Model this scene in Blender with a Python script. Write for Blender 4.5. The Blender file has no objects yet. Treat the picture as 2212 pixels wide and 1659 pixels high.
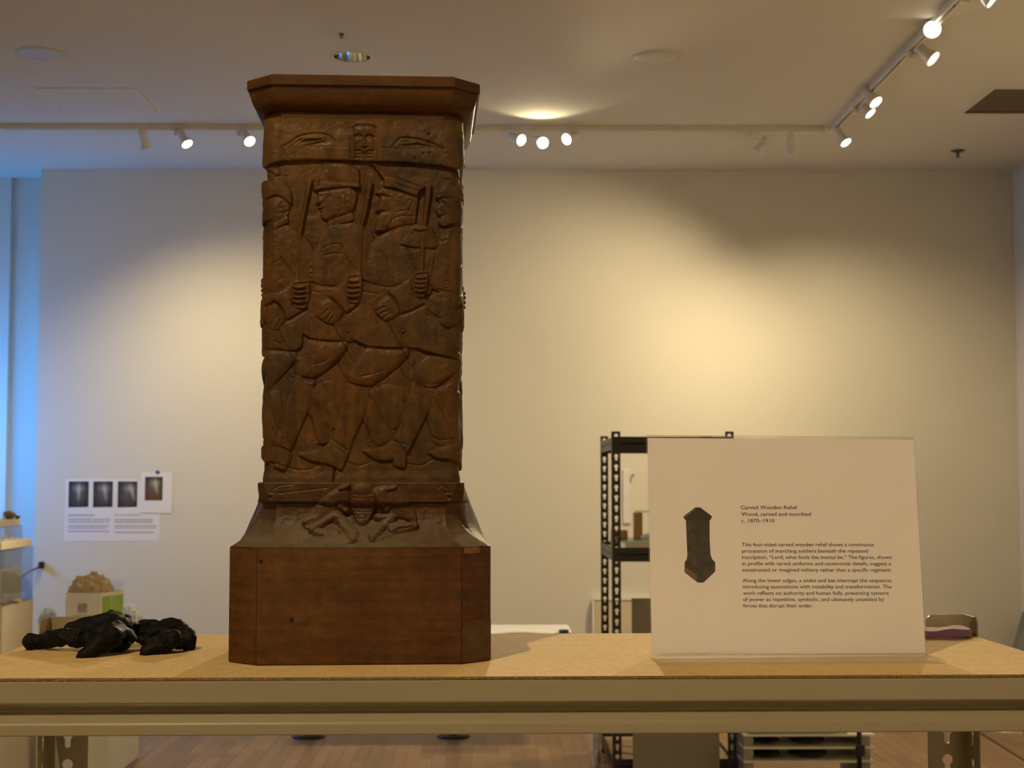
import bpy, bmesh, math, random
import numpy as np
from mathutils import Vector, Matrix, noise as mnoise

# ------------------------------------------------------------------ camera, world, exposure
SC = bpy.context.scene
COL = SC.collection
FPX, CAMZ = 3322.0, 1.57
YAW = math.radians(0.759)
PITCH = math.atan(210.5 / FPX)
cd = bpy.data.cameras.new('camera')
cam = bpy.data.objects.new('camera', cd)
COL.objects.link(cam)
cam.location = (0, 0, CAMZ)
cam.rotation_euler = (math.pi / 2 + PITCH, 0, -YAW)
cd.sensor_width = 36.0
cd.lens = FPX / 2212.0 * 36.0
cd.clip_start, cd.clip_end = 0.05, 100
cd.dof.use_dof = True
cd.dof.focus_distance = 1.53
cd.dof.aperture_fstop = 20.0
SC.camera = cam
SC.cycles.max_bounces = 8
SC.cycles.use_light_tree = False
SC.cycles.diffuse_bounces = 3
SC.cycles.glossy_bounces = 3

W = bpy.data.worlds.new('world')
SC.world = W
W.use_nodes = True
W.node_tree.nodes['Background'].inputs[0].default_value = (0.42, 0.66, 1.0, 1)
W.node_tree.nodes['Background'].inputs[1].default_value = 0.5

SC.view_settings.view_transform = 'Standard'
SC.view_settings.look = 'None'
SC.view_settings.gamma = 1.0
SC.view_settings.use_curve_mapping = False
SC.view_settings.exposure = 0.0

# daylight entering by the window in the left wall, beside the recess
ld = bpy.data.lights.new('window_daylight', 'AREA')
ld.shape = 'RECTANGLE'
ld.size, ld.size_y = 0.26, 2.5
ld.energy = 100
ld.color = (0.045, 0.32, 1.0)
lo = bpy.data.objects.new('window_daylight', ld)
COL.objects.link(lo)
lo.location = (-4.86, 11.08, 1.9)
lo.rotation_euler = (0, -math.pi / 2, math.radians(30))

LAMP = 1.0            # overall track-lamp power factor
WARM = (1.0, 0.79, 0.47)

# ------------------------------------------------------------------ placing helpers
_F = np.array([math.sin(YAW) * math.cos(PITCH), math.cos(YAW) * math.cos(PITCH), math.sin(PITCH)])
_R = np.array([math.cos(YAW), -math.sin(YAW), 0.0])
_U = np.cross(_R, _F)
_C = np.array([0, 0, CAMZ])

def at(u, v, Y):
    """point of the room seen at photo pixel (u,v) at room depth Y"""
    d = _F * FPX + _R * (u - 1106) - _U * (v - 829.5)
    return Vector(_C + d * (Y / d[1]))

def onz(u, v, z):
    d = _F * FPX + _R * (u - 1106) - _U * (v - 829.5)
    return Vector(_C + d * ((z - CAMZ) / d[2]))

# ------------------------------------------------------------------ materials
MATS = {}

def nodes_of(name):
    m = bpy.data.materials.new(name)
    m.use_nodes = True
    nt = m.node_tree
    b = nt.nodes['Principled BSDF']
    return m, nt, b

def mat(name, col, rough=0.6, metal=0.0, var=0.06, scale=8.0, bump=0.0, bscale=60.0, stretch=(1, 1, 1), spec=0.5, coat=0.0):
    if name in MATS:
        return MATS[name]
    m, nt, b = nodes_of(name)
    tc = nt.nodes.new('ShaderNodeTexCoord')
    mp = nt.nodes.new('ShaderNodeMapping')
    mp.inputs['Scale'].default_value = stretch
    nt.links.new(tc.outputs['Object'], mp.inputs[0])
    n = nt.nodes.new('ShaderNodeTexNoise')
    n.inputs['Scale'].default_value = scale
    n.inputs['Detail'].default_value = 1 if var < 0.04 else 3
    nt.links.new(mp.outputs[0], n.inputs['Vector'])
    r = nt.nodes.new('ShaderNodeValToRGB')
    r.color_ramp.elements[0].position = 0.3
    r.color_ramp.elements[1].position = 0.7
    r.color_ramp.elements[0].color = tuple(c * (1 - var) for c in col) + (1,)
    r.color_ramp.elements[1].color = tuple(min(1, c * (1 + var)) for c in col) + (1,)
    nt.links.new(n.outputs['Fac'], r.inputs[0])
    nt.links.new(r.outputs[0], b.inputs['Base Color'])
    b.inputs['Roughness'].default_value = rough
    b.inputs['Metallic'].default_value = metal
    b.inputs['Specular IOR Level'].default_value = spec
    b.inputs['Coat Weight'].default_value = coat
    if bump > 0:
        n2 = nt.nodes.new('ShaderNodeTexNoise')
        n2.inputs['Scale'].default_value = bscale
        n2.inputs['Detail'].default_value = 3
        nt.links.new(mp.outputs[0], n2.inputs['Vector'])
        bp = nt.nodes.new('ShaderNodeBump')
        bp.inputs['Strength'].default_value = bump
        bp.inputs['Distance'].default_value = 0.002
        nt.links.new(n2.outputs['Fac'], bp.inputs['Height'])
        nt.links.new(bp.outputs[0], b.inputs['Normal'])
    MATS[name] = m
    return m

def emit_mat(name, col, strength):
    if name in MATS:
        return MATS[name]
    m, nt, b = nodes_of(name)
    b.inputs['Base Color'].default_value = (0.9, 0.9, 0.85, 1)
    b.inputs['Emission Color'].default_value = tuple(col) + (1,)
    b.inputs['Emission Strength'].default_value = strength
    m.cycles.emission_sampling = 'NONE'      # the spot lamps do the lighting
    MATS[name] = m
    return m

def clear_mat(name, tint=(0.97, 0.985, 0.98), refl=0.06, rough=0.02):
    """thin clear acrylic / glass: see-through with a fresnel reflection"""
    if name in MATS:
        return MATS[name]
    m, nt, b = nodes_of(name)
    out = nt.nodes['Material Output']
    tr = nt.nodes.new('ShaderNodeBsdfTransparent')
    tr.inputs[0].default_value = tuple(tint) + (1,)
    gl = nt.nodes.new('ShaderNodeBsdfGlossy')
    gl.inputs['Roughness'].default_value = rough
    fr = nt.nodes.new('ShaderNodeLayerWeight')
    fr.inputs[0].default_value = 0.25
    mr = nt.nodes.new('ShaderNodeMapRange')
    mr.inputs['To Min'].default_value = refl
    mr.inputs['To Max'].default_value = 0.4
    nt.links.new(fr.outputs['Fresnel'], mr.inputs['Value'])
    mx = nt.nodes.new('ShaderNodeMixShader')
    nt.links.new(mr.outputs[0], mx.inputs[0])
    nt.links.new(tr.outputs[0], mx.inputs[1])
    nt.links.new(gl.outputs[0], mx.inputs[2])
    nt.links.new(mx.outputs[0], out.inputs['Surface'])
    MATS[name] = m
    return m

def wood_mat(name, dark, light, grain=(1, 1, 1), rough=0.42, stain=(0.032, 0.023, 0.010), stain_amt=0.35, dust=0.0, gscale=26.0, seed=0.0, gold=0.0, mottle=0.32):
    """old oiled hardwood: long grain, blotchy patina, optional dust lying on upward faces"""
    if name in MATS:
        return MATS[name]
    m, nt, b = nodes_of(name)
    L = nt.links.new
    tc = nt.nodes.new('ShaderNodeTexCoord')
    off = nt.nodes.new('ShaderNodeMapping')
    off.inputs['Location'].default_value = (seed, seed * 0.7, seed * 1.3)
    L(tc.outputs['Object'], off.inputs[0])
    mp = nt.nodes.new('ShaderNodeMapping')
    mp.inputs['Scale'].default_value = grain
    L(off.outputs[0], mp.inputs[0])
    g = nt.nodes.new('ShaderNodeTexNoise')
    g.inputs['Scale'].default_value = gscale
    g.inputs['Detail'].default_value = 5
    g.inputs['Roughness'].default_value = 0.65
    L(mp.outputs[0], g.inputs['Vector'])
    cr = nt.nodes.new('ShaderNodeValToRGB')
    cr.color_ramp.elements[0].position = 0.32
    cr.color_ramp.elements[1].position = 0.7
    cr.color_ramp.elements[0].color = tuple(dark) + (1,)
    cr.color_ramp.elements[1].color = tuple(light) + (1,)
    L(g.outputs['Fac'], cr.inputs[0])
    s = nt.nodes.new('ShaderNodeTexNoise')
    s.inputs['Scale'].default_value = 11.0
    s.inputs['Detail'].default_value = 4
    s.inputs['Roughness'].default_value = 0.7
    L(off.outputs[0], s.inputs['Vector'])
    sr = nt.nodes.new('ShaderNodeValToRGB')
    sr.color_ramp.elements[0].position = 0.46
    sr.color_ramp.elements[1].position = 0.68
    sr.color_ramp.elements[0].color = (0, 0, 0, 1)
    sr.color_ramp.elements[1].color = (stain_amt,) * 3 + (1,)
    L(s.outputs['Fac'], sr.inputs[0])
    mx = nt.nodes.new('ShaderNodeMixRGB')
    L(sr.outputs[0], mx.inputs[0])
    L(cr.outputs[0], mx.inputs[1])
    mx.inputs[2].default_value = tuple(stain) + (1,)
    col = mx.outputs[0]
    if gold > 0:
        s2 = nt.nodes.new('ShaderNodeTexNoise')
        s2.inputs['Scale'].default_value = 6.0
        s2.inputs['Detail'].default_value = 3
        o2 = nt.nodes.new('ShaderNodeMapping')
        o2.inputs['Location'].default_value = (3.1, 7.7, 1.9)
        o2.inputs['Scale'].default_value = (1.0, 1.0, 0.55)
        L(tc.outputs['Object'], o2.inputs[0])
        L(o2.outputs[0], s2.inputs['Vector'])
        r2 = nt.nodes.new('ShaderNodeValToRGB')
        r2.color_ramp.elements[0].position = 0.48
        r2.color_ramp.elements[1].position = 0.66
        r2.color_ramp.elements[0].color = (0, 0, 0, 1)
        r2.color_ramp.elements[1].color = (gold,) * 3 + (1,)
        L(s2.outputs['Fac'], r2.inputs[0])
        m2 = nt.nodes.new('ShaderNodeMixRGB')
        L(r2.outputs[0], m2.inputs[0])
        L(col, m2.inputs[1])
        m2.inputs[2].default_value = (0.15, 0.080, 0.019, 1)
        col = m2.outputs[0]
    if dust > 0:
        ge = nt.nodes.new('ShaderNodeNewGeometry')
        sx = nt.nodes.new('ShaderNodeSeparateXYZ')
        L(ge.outputs['Normal'], sx.inputs[0])
        dr = nt.nodes.new('ShaderNodeMapRange')
        dr.inputs['From Min'].default_value = 0.15
        dr.inputs['From Max'].default_value = 0.9
        dr.inputs['To Max'].default_value = dust
        L(sx.outputs['Z'], dr.inputs['Value'])
        dn = nt.nodes.new('ShaderNodeMath')
        dn.operation = 'MULTIPLY'
        L(dr.outputs[0], dn.inputs[0])
        L(s.outputs['Fac'], dn.inputs[1])
        m3 = nt.nodes.new('ShaderNodeMixRGB')
        L(dn.outputs[0], m3.inputs[0])
        L(col, m3.inputs[1])
        m3.inputs[2].default_value = (0.20, 0.165, 0.105, 1)
        col = m3.outputs[0]
    mo = nt.nodes.new('ShaderNodeTexNoise')
    mo.inputs['Scale'].default_value = 70.0
    mo.inputs['Detail'].default_value = 6
    mo.inputs['Roughness'].default_value = 0.72
    L(off.outputs[0], mo.inputs['Vector'])
    mm = nt.nodes.new('ShaderNodeMapRange')
    mm.inputs['From Min'].default_value = 0.3; mm.inputs['From Max'].default_value = 0.7
    mm.inputs['To Min'].default_value = 1.0 - mottle; mm.inputs['To Max'].default_value = 1.0 + mottle
    L(mo.outputs['Fac'], mm.inputs['Value'])
    mv = nt.nodes.new('ShaderNodeVectorMath'); mv.operation = 'SCALE'
    L(col, mv.inputs[0]); L(mm.outputs[0], mv.inputs['Scale'])
    col = mv.outputs[0]
    L(col, b.inputs['Base Color'])
    rr = nt.nodes.new('ShaderNodeMapRange')
    rr.inputs['To Min'].default_value = rough - 0.08
    rr.inputs['To Max'].default_value = rough + 0.2
    L(s.outputs['Fac'], rr.inputs['Value'])
    L(rr.outputs[0], b.inputs['Roughness'])
    b.inputs['Specular IOR Level'].default_value = 0.22
    bp = nt.nodes.new('ShaderNodeBump')
    bp.inputs['Strength'].default_value = 0.25
    bp.inputs['Distance'].default_value = 0.0006
    L(g.outputs['Fac'], bp.inputs['Height'])
    L(bp.outputs[0], b.inputs['Normal'])
    MATS[name] = m
    return m

# ------------------------------------------------------------------ object helpers
def tag(o, label=None, cat=None, group=None, kind=None):
    if label: o['label'] = label
    if cat: o['category'] = cat
    if group: o['group'] = group
    if kind: o['kind'] = kind
    return o

def link_mesh(name, me, m=None, parent=None, smooth=False):
    o = bpy.data.objects.new(name, me)
    COL.objects.link(o)
    if m is not None and not me.materials:
        me.materials.append(m)
    if parent is not None:
        o.parent = parent
    if smooth:
        me.polygons.foreach_set('use_smooth', [True] * len(me.polygons))
    return o

def pyd(name, verts, faces, m=None, parent=None, smooth=False):
    me = bpy.data.meshes.new(name)
    me.from_pydata([tuple(v) for v in verts], [], faces)
    me.update()
    return link_mesh(name, me, m, parent, smooth)

def empty(name, loc=(0, 0, 0), rz=0.0):
    o = bpy.data.objects.new(name, None)
    COL.objects.link(o)
    o.location = loc
    o.rotation_euler = (0, 0, rz)
    o.empty_display_size = 0.05
    return o

class MB:
    """collects simple solids, builds ONE mesh"""
    def __init__(s):
        s.bm = bmesh.new()
    def box(s, a, b, bevel=0.0, M=None):
        r = bmesh.ops.create_cube(s.bm, size=1.0)
        vs = r['verts']
        a, b = Vector(a), Vector(b)
        for v in vs:
            v.co = Vector(((a[i] + b[i]) / 2 + v.co[i] * (b[i] - a[i]) for i in range(3)))
        if bevel > 0:
            es = list({e for v in vs for e in v.link_edges})
            rb = bmesh.ops.bevel(s.bm, geom=es, offset=bevel, segments=2, affect='EDGES', profile=0.5)
            vs = list({v for f in rb['faces'] for v in f.verts} | {v for v in vs if v.is_valid})
        if M is not None:
            for v in vs:
                v.co = M @ v.co
        return s
    def cyl(s, a, b, r0, r1=None, n=24, caps=True):
        a, b = Vector(a), Vector(b)
        r1 = r0 if r1 is None else r1
        ax = (b - a).normalized()
        q = ax.to_track_quat('Z', 'Y')
        A, B = [], []
        for i in range(n):
            t = 2 * math.pi * i / n
            d = q @ Vector((math.cos(t), math.sin(t), 0))
            A.append(s.bm.verts.new(a + d * r0))
            B.append(s.bm.verts.new(b + d * r1))
        for i in range(n):
            j = (i + 1) % n
            s.bm.faces.new((A[i], A[j], B[j], B[i]))
        if caps:
            s.bm.faces.new(A[::-1])
            s.bm.faces.new(B)
        return s
    def lathe(s, a, axis, prof, n=28):
        """prof: list of (distance along axis, radius)"""
        a = Vector(a)
        q = Vector(axis).normalized().to_track_quat('Z', 'Y')
        ax = Vector(axis).normalized()
        rings = []
        for (d, r) in prof:
            rings.append([s.bm.verts.new(a + ax * d + (q @ Vector((math.cos(2 * math.pi * i / n), math.sin(2 * math.pi * i / n), 0))) * max(r, 1e-5)) for i in range(n)])
        for k in range(len(rings) - 1):
            for i in range(n):
                j = (i + 1) % n
                s.bm.faces.new((rings[k][i], rings[k][j], rings[k + 1][j], rings[k + 1][i]))
        return s
    def tube(s, pts, r, n=10):
        pts = [Vector(p) for p in pts]
        rings = []
        for k, p in enumerate(pts):
            t = (pts[min(k + 1, len(pts) - 1)] - pts[max(k - 1, 0)]).normalized()
            q = t.to_track_quat('Z', 'Y')
            rr = r[k] if isinstance(r, (list, tuple)) else r
            rings.append([s.bm.verts.new(p + (q @ Vector((math.cos(2 * math.pi * i / n), math.sin(2 * math.pi * i / n), 0))) * rr) for i in range(n)])
        for k in range(len(rings) - 1):
            for i in range(n):
                j = (i + 1) % n
                s.bm.faces.new((rings[k][i], rings[k][j], rings[k + 1][j], rings[k + 1][i]))
        s.bm.faces.new(rings[0][::-1])
        s.bm.faces.new(rings[-1])
        return s
    def sphere(s, c, r, sub=3, scale=(1, 1, 1), M=None):
        q = bmesh.ops.create_icosphere(s.bm, subdivisions=sub, radius=1.0)
        for v in q['verts']:
            w = Vector((v.co.x * r * scale[0], v.co.y * r * scale[1], v.co.z * r * scale[2]))
            v.co = (M @ w if M is not None else w) + Vector(c)
        return s
    def mesh(s, name):
        bmesh.ops.recalc_face_normals(s.bm, faces=s.bm.faces)
        me = bpy.data.meshes.new(name)
        s.bm.to_mesh(me)
        s.bm.free()
        return me
    def build(s, name, m, parent=None, smooth=False):
        return link_mesh(name, s.mesh(name), m, parent, smooth)

def auto_smooth(o, ang=35):
    me = o.data
    me.polygons.foreach_set('use_smooth', [True] * len(me.polygons))
    bm = bmesh.new(); bm.from_mesh(me)
    for e in bm.edges:
        if len(e.link_faces) == 2:
            e.smooth = e.calc_face_angle(0) < math.radians(ang)
    bm.to_mesh(me); bm.free()
    return o

def plate(name, outer, holes, thick):
    """flat plate in local XY with holes, thickness along Z; returns mesh"""
    cu = bpy.data.curves.new(name, 'CURVE')
    cu.dimensions = '2D'
    cu.fill_mode = 'BOTH'
    cu.extrude = thick / 2
    for loop in [outer] + holes:
        sp = cu.splines.new('POLY')
        sp.points.add(len(loop) - 1)
        for p, c in zip(sp.points, loop):
            p.co = (c[0], c[1], 0, 1)
        sp.use_cyclic_u = True
    ob = bpy.data.objects.new(name, cu)
    COL.objects.link(ob)
    dg = bpy.context.evaluated_depsgraph_get()
    me = bpy.data.meshes.new_from_object(ob.evaluated_get(dg))
    bpy.data.objects.remove(ob)
    bpy.data.curves.remove(cu)
    return me

def keyhole(cx, cy, r, rs, drop, n=14):
    """round head with a slot hanging below"""
    pts = []
    a0 = math.asin(rs / r)
    for i in range(n + 1):
        t = -math.pi / 2 + a0 + (2 * math.pi - 2 * a0) * i / n
        pts.append((cx + r * math.cos(t), cy + r * math.sin(t)))
    for i in range(7):
        t = math.pi + math.pi * i / 6
        pts.append((cx + rs * math.cos(t), cy - drop + rs * math.sin(t)))
    return pts

def text_mesh(name, s, size):
    cu = bpy.data.curves.new(name, 'FONT')
    cu.body = s
    cu.size = size
    cu.fill_mode = 'FRONT'
    cu.resolution_u = 4
    cu.offset = 0.010
    ob = bpy.data.objects.new(name, cu)
    COL.objects.link(ob)
    dg = bpy.context.evaluated_depsgraph_get()
    me = bpy.data.meshes.new_from_object(ob.evaluated_get(dg))
    bpy.data.objects.remove(ob)
    bpy.data.curves.remove(cu)
    return me

# ================================================================== THE ROOM
ZC = 3.805
YB = 10.94
XL, XR, YF = -5.0, 3.76, -3.2
wallm = mat('wall_paint', (0.74, 0.715, 0.62), 0.75, var=0.012, scale=1.5, spec=0.2)
ceilm = mat('ceiling_paint', (0.68, 0.64, 0.545), 0.85, var=0.012, scale=1.2, spec=0.2)
whitem = mat('white_paint', (0.78, 0.77, 0.73), 0.6, var=0.02)

def struct(name, mb, m, smooth=False):
    return tag(mb.build(name, m, None, smooth), kind='structure')

struct('wall_back', MB().box((-3.225, YB, 0), (XR + 0.12, YB + 0.25, ZC)), wallm)
struct('wall_recess', MB().box((XL - 0.12, 11.29, 0), (-3.0, 11.42, ZC)), wallm)
struct('wall_right', MB().box((XR, YF, 0), (XR + 0.12, YB, ZC)), wallm)
struct('wall_front', MB().box((XL, YF - 0.12, 0), (XR, YF, ZC)), wallm)
wl = MB()
wl.box((XL - 0.12, YF, 0), (XL, 10.62, ZC)); wl.box((XL - 0.12, 11.22, 0), (XL, 11.29, ZC))
wl.box((XL - 0.12, 10.62, 0), (XL, 11.22, 0.55)); wl.box((XL - 0.12, 10.62, 3.3), (XL, 11.22, ZC))
struct('wall_left', wl, wallm)
struct('trim_1', MB().box((-4.2, 11.25, 0), (-3.535, 11.29, ZC)), wallm)
# window in the left wall
w1 = MB()
for z in (0.55, 1.9, 3.26):
    w1.box((XL - 0.10, 10.62, z), (XL - 0.04, 11.22, z + 0.04))
for y in (10.62, 10.90, 11.18):
    w1.box((XL - 0.10, y, 0.59), (XL - 0.04, y + 0.04, 3.26))
win = struct('window_1', w1, whitem)
for (y0, y1) in ((10.66, 10.90), (10.94, 11.18)):
    for (z0, z1) in ((0.59, 1.9), (1.94, 3.26)):
        MB().box((XL - 0.075, y0, z0), (XL - 0.069, y1, z1)).build('pane', clear_mat('window_glass'), win)

# ceiling with the dark opening of the air return cut through it, and the open downlight hole
OX0, OX1, OY0, OY1 = 2.862, 3.5, 8.592, 9.185
DL = onz(760, 123, ZC)
me = plate('ceiling', [(XL - 0.12, YF - 0.12), (XR + 0.12, YF - 0.12), (XR + 0.12, 11.42), (XL - 0.12, 11.42)],
           [[(OX0, OY0), (OX1, OY0), (OX1, OY1), (OX0, OY1)],
            [(DL.x + 0.100 * math.cos(t * math.pi / 20), DL.y + 0.100 * math.sin(t * math.pi / 20)) for t in range(40)]], 0.04)
ceil = link_mesh('ceiling', me, ceilm)
ceil.location = (0, 0, ZC + 0.02)
tag(ceil, kind='structure')

# floor: slab with plank pattern, boards built one by one where they are seen
def plank_mat(name, seed):
    m, nt, b = nodes_of(name)
    L = nt.links.new
    tc = nt.nodes.new('ShaderNodeTexCoord')
    oi = nt.nodes.new('ShaderNodeObjectInfo')
    mp = nt.nodes.new('ShaderNodeMapping')
    mp.inputs['Scale'].default_value = (30, 2.2, 30)
    L(tc.outputs['Object'], mp.inputs[0])
    ad = nt.nodes.new('ShaderNodeVectorMath'); ad.operation = 'ADD'
    L(mp.outputs[0], ad.inputs[0]); L(oi.outputs['Location'], ad.inputs[1])
    n = nt.nodes.new('ShaderNodeTexNoise'); n.inputs['Scale'].default_value = 1.5; n.inputs['Detail'].default_value = 5
    L(ad.outputs[0], n.inputs['Vector'])
    r = nt.nodes.new('ShaderNodeValToRGB')
    r.color_ramp.elements[0].color = (0.20, 0.110, 0.052, 1)
    r.color_ramp.elements[1].color = (0.31, 0.185, 0.095, 1)
    L(n.outputs['Fac'], r.inputs[0])
    hs = nt.nodes.new('ShaderNodeHueSaturation')
    mr = nt.nodes.new('ShaderNodeMapRange')
    mr.inputs['To Min'].default_value = 0.80; mr.inputs['To Max'].default_value = 1.18
    L(oi.outputs['Random'], mr.inputs['Value'])
    L(mr.outputs[0], hs.inputs['Value']); L(r.outputs[0], hs.inputs['Color'])
    L(hs.outputs[0], b.inputs['Base Color'])
    b.inputs['Roughness'].default_value = 0.36
    return m
def floor_mat():
    m, nt, b = nodes_of('floor_boards_far')
    L = nt.links.new
    tc = nt.nodes.new('ShaderNodeTexCoord')
    mp = nt.nodes.new('ShaderNodeMapping'); mp.inputs['Rotation'].default_value = (0, 0, math.pi / 2)
    L(tc.outputs['Object'], mp.inputs[0])
    br = nt.nodes.new('ShaderNodeTexBrick')
    br.inputs['Color1'].default_value = (0.21, 0.115, 0.055, 1)
    br.inputs['Color2'].default_value = (0.31, 0.185, 0.095, 1)
    br.inputs['Mortar'].default_value = (0.10, 0.05, 0.02, 1)
    br.inputs['Scale'].default_value = 1.0
    br.inputs['Mortar Size'].default_value = 0.0015
    br.inputs['Brick Width'].default_value = 0.6
    br.inputs['Row Height'].default_value = 0.075
    L(mp.outputs[0], br.inputs['Vector'])
    L(br.outputs[0], b.inputs['Base Color'])
    b.inputs['Roughness'].default_value = 0.38
    return m
floor = struct('floor', MB().box((XL - 0.12, YF - 0.12, -0.1), (XR + 0.12, 11.42, -0.002)), floor_mat())
random.seed(4)
PW = 0.075
pm = plank_mat('oak_plank', 1)
lens_ = [0.45, 0.6, 0.75]
pmesh = [MB().box((-PW / 2 + 0.0008, -l / 2 + 0.0008, -0.012), (PW / 2 - 0.0008, l / 2 - 0.0008, 0.0), bevel=0.0008).mesh('plank') for l in lens_]
for me in pmesh:
    me.materials.append(pm)
x = -2.32
while x < 3.4:
    if x < 0.75 or x > 2.1:
        y = 8.05 - random.random() * 0.4
        while y < 9.75:
            k = random.randrange(3)
            o = bpy.data.objects.new('plank', pmesh[k]); COL.objects.link(o)
            o.parent = floor
            o.location = (x, y + lens_[k] / 2, 0)
            y += lens_[k]
    x += PW

# ------------------------------------------------------------------ ceiling fittings
def disc_plate(u, v, label):
    c = onz(u, v, ZC)
    r = empty('downlight_cover', (c.x, c.y, ZC)); tag(r, label, 'light cover', 'blank downlight covers')
    MB().lathe((0, 0, 0), (0, 0, -1), [(0.0, 0.118), (0.004, 0.116), (0.006, 0.105), (0.006, 0.001)], 48).build('cover_disc', mat('cover_paint', (0.52, 0.49, 0.43), 0.5), r, True)
    MB().lathe((0, 0, -0.001), (0, 0, -1), [(0.0, 0.128), (0.004, 0.127), (0.004, 0.119), (0.0, 0.119)], 48).build('trim_ring', ceilm, r, True)
disc_plate(88, 115, 'flat round cover plate in the ceiling nearest the bluish recess')
disc_plate(1419, 124, 'flat round cover plate in the ceiling nearest the angled track')
dl = empty('recessed_downlight', (DL.x, DL.y, ZC)); tag(dl, 'open recessed ceiling downlight with mirrored reflector above the carved pillar', 'ceiling light')
MB().lathe((0, 0, 0), (0, 0, 1), [(0.0, 0.098), (0.06, 0.092), (0.12, 0.075), (0.16, 0.05)], 48).build('reflector', mat('mirror_metal', (0.62, 0.62, 0.58), 0.08, 1.0, var=0.0), dl, True)
MB().lathe((0, 0, 0.001), (0, 0, -1), [(0.0, 0.112), (0.004, 0.110), (0.005, 0.099), (0.0, 0.097)], 48).build('trim_ring', ceilm, dl, True)
MB().lathe((0, 0, 0.162), (0, 0, -1), [(0.0, 0.05), (0.02, 0.045), (0.05, 0.03), (0.06, 0.001)], 24).build('bulb', mat('bulb_glass', (0.35, 0.36, 0.3), 0.2), dl, True)

sp = onz(738, 73, ZC)
se = empty('ceiling_sensor', (sp.x, sp.y, ZC)); tag(se, 'tiny dark ceiling sensor with a red tip behind the downlight', 'sensor')
MB().lathe((0, 0, 0), (0, 0, -1), [(0, 0.014), (0.006, 0.013), (0.010, 0.008)], 16).build('base', mat('dark_plastic', (0.06, 0.05, 0.04), 0.5), se, True)
MB().sphere((0, 0, -0.016), 0.010, 2).build('red_tip', mat('red_plastic', (0.6, 0.12, 0.08), 0.4), se, True)

# access hatch: thin raised bead round a flush panel
h0, h1 = onz(120, 190, ZC), onz(290, 190, ZC)
h2 = onz(325, 236, ZC)
ha = empty('access_hatch', (h1.x, h1.y, ZC)); tag(ha, 'flush square access hatch with thin bead in the ceiling above the wall posters', 'hatch')
MB().box((-0.56, 0.006, -0.001), (-0.002, 0.53, 0.001)).build('panel', ceilm, ha)
for a, b in (((-0.56, 0, -0.006), (0.0, 0.006, 0.001)), ((0, 0, -0.008), (0.007, 0.53, 0.001)), ((-0.567, 0, -0.006), (-0.56, 0.53, 0.001))):
    MB().box(a, b).build('bead', mat('bead_paint', (0.8, 0.77, 0.68), 0.5), ha)

av = empty('air_return', (OX0, OY0, ZC)); tag(av, 'dark rectangular air return opening in the ceiling right of the angled track', 'vent')
dkm = mat('duct_dark', (0.10, 0.075, 0.045), 0.8)
d = MB()
wx, wy = OX1 - OX0, OY1 - OY0
d.box((-0.02, -0.02, 0), (0, wy + 0.02, 0.12)); d.box((wx, -0.02, 0), (wx + 0.02, wy + 0.02, 0.12))
d.box((0, -0.02, 0), (wx, 0, 0.12)); d.box((0, wy, 0), (wx, wy + 0.02, 0.12)); d.box((-0.02, -0.02, 0.12), (wx + 0.02, wy + 0.02, 0.14))
d.build('duct', dkm, av)
f = MB()
f.box((-0.022, -0.022, -0.006), (0.0, wy + 0.022, 0.0)); f.box((wx, -0.022, -0.006), (wx + 0.022, wy + 0.022, 0.0))
f.box((0, -0.022, -0.006), (wx, 0, 0.0)); f.box((0, wy, -0.006), (wx, wy + 0.022, 0.0))
f.build('frame', mat('vent_frame', (0.72, 0.69, 0.6), 0.5), av)
MB().box((0.0, 0.0, 0.006), (wx, wy, 0.012)).build('filter', mat('filter_dark', (0.13, 0.10, 0.06), 0.9, bump=0.4, bscale=300), av)

s0 = onz(2069, 325, ZC)
sk = empty('sprinkler', (s0.x, s0.y, ZC)); tag(sk, 'small dark fire sprinkler hanging from the ceiling near the right corner', 'sprinkler')
dm = mat('sprinkler_metal', (0.09, 0.08, 0.06), 0.4, 0.6)
MB().lathe((0, 0, 0), (0, 0, -1), [(0.0, 0.048), (0.004, 0.047), (0.014, 0.018), (0.014, 0.001)], 32).build('escutcheon', dm, sk, True)
MB().cyl((0, 0, -0.012), (0, 0, -0.045), 0.010, 0.007).build('nozzle', dm, sk, True)
MB().lathe((0, 0, -0.045), (0, 0, -1), [(0, 0.001), (0, 0.016), (0.003, 0.016), (0.003, 0.001)], 16).build('deflector', dm, sk)

# tracks
trackm = mat('track_white', (0.74, 0.71, 0.62), 0.35)
YT, XT = 9.56, 2.145
slotm = mat('track_slot', (0.10, 0.085, 0.06), 0.6)
tb = empty('lighting_track', (0, YT, ZC)); tag(tb, 'long white lighting track running along the ceiling beside the back wall', 'track')
m_ = MB(); m_.box((-4.4, -0.018, -0.034), (2.10, -0.007, 0)); m_.box((-4.4, 0.007, -0.034), (2.10, 0.018, 0)); m_.box((-4.4, -0.007, -0.014), (2.10, 0.007, 0))
m_.build('rail', trackm, tb)
MB().box((-4.42, -0.02, -0.036), (-4.4, 0.02, 0)).build('end_cap', trackm, tb)
MB().box((1.62, -0.02, -0.037), (2.05, 0.02, -0.004), bevel=0.002).build('joiner', trackm, tb)
tr = empty('lighting_track', (XT, 0, ZC)); tag(tr, 'white lighting track coming forward across the ceiling at the right', 'track')
m_ = MB(); m_.box((-0.018, 4.6, -0.034), (-0.007, YT - 0.03, 0)); m_.box((0.007, 4.6, -0.034), (0.018, YT - 0.03, 0)); m_.box((-0.007, 4.6, -0.014), (0.007, YT - 0.03, 0))
m_.build('rail', trackm, tr)
MB().box((-0.02, YT - 0.03, -0.034), (0.02, YT + 0.02, 0), bevel=0.002).build('corner_joiner', trackm, tr)
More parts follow.
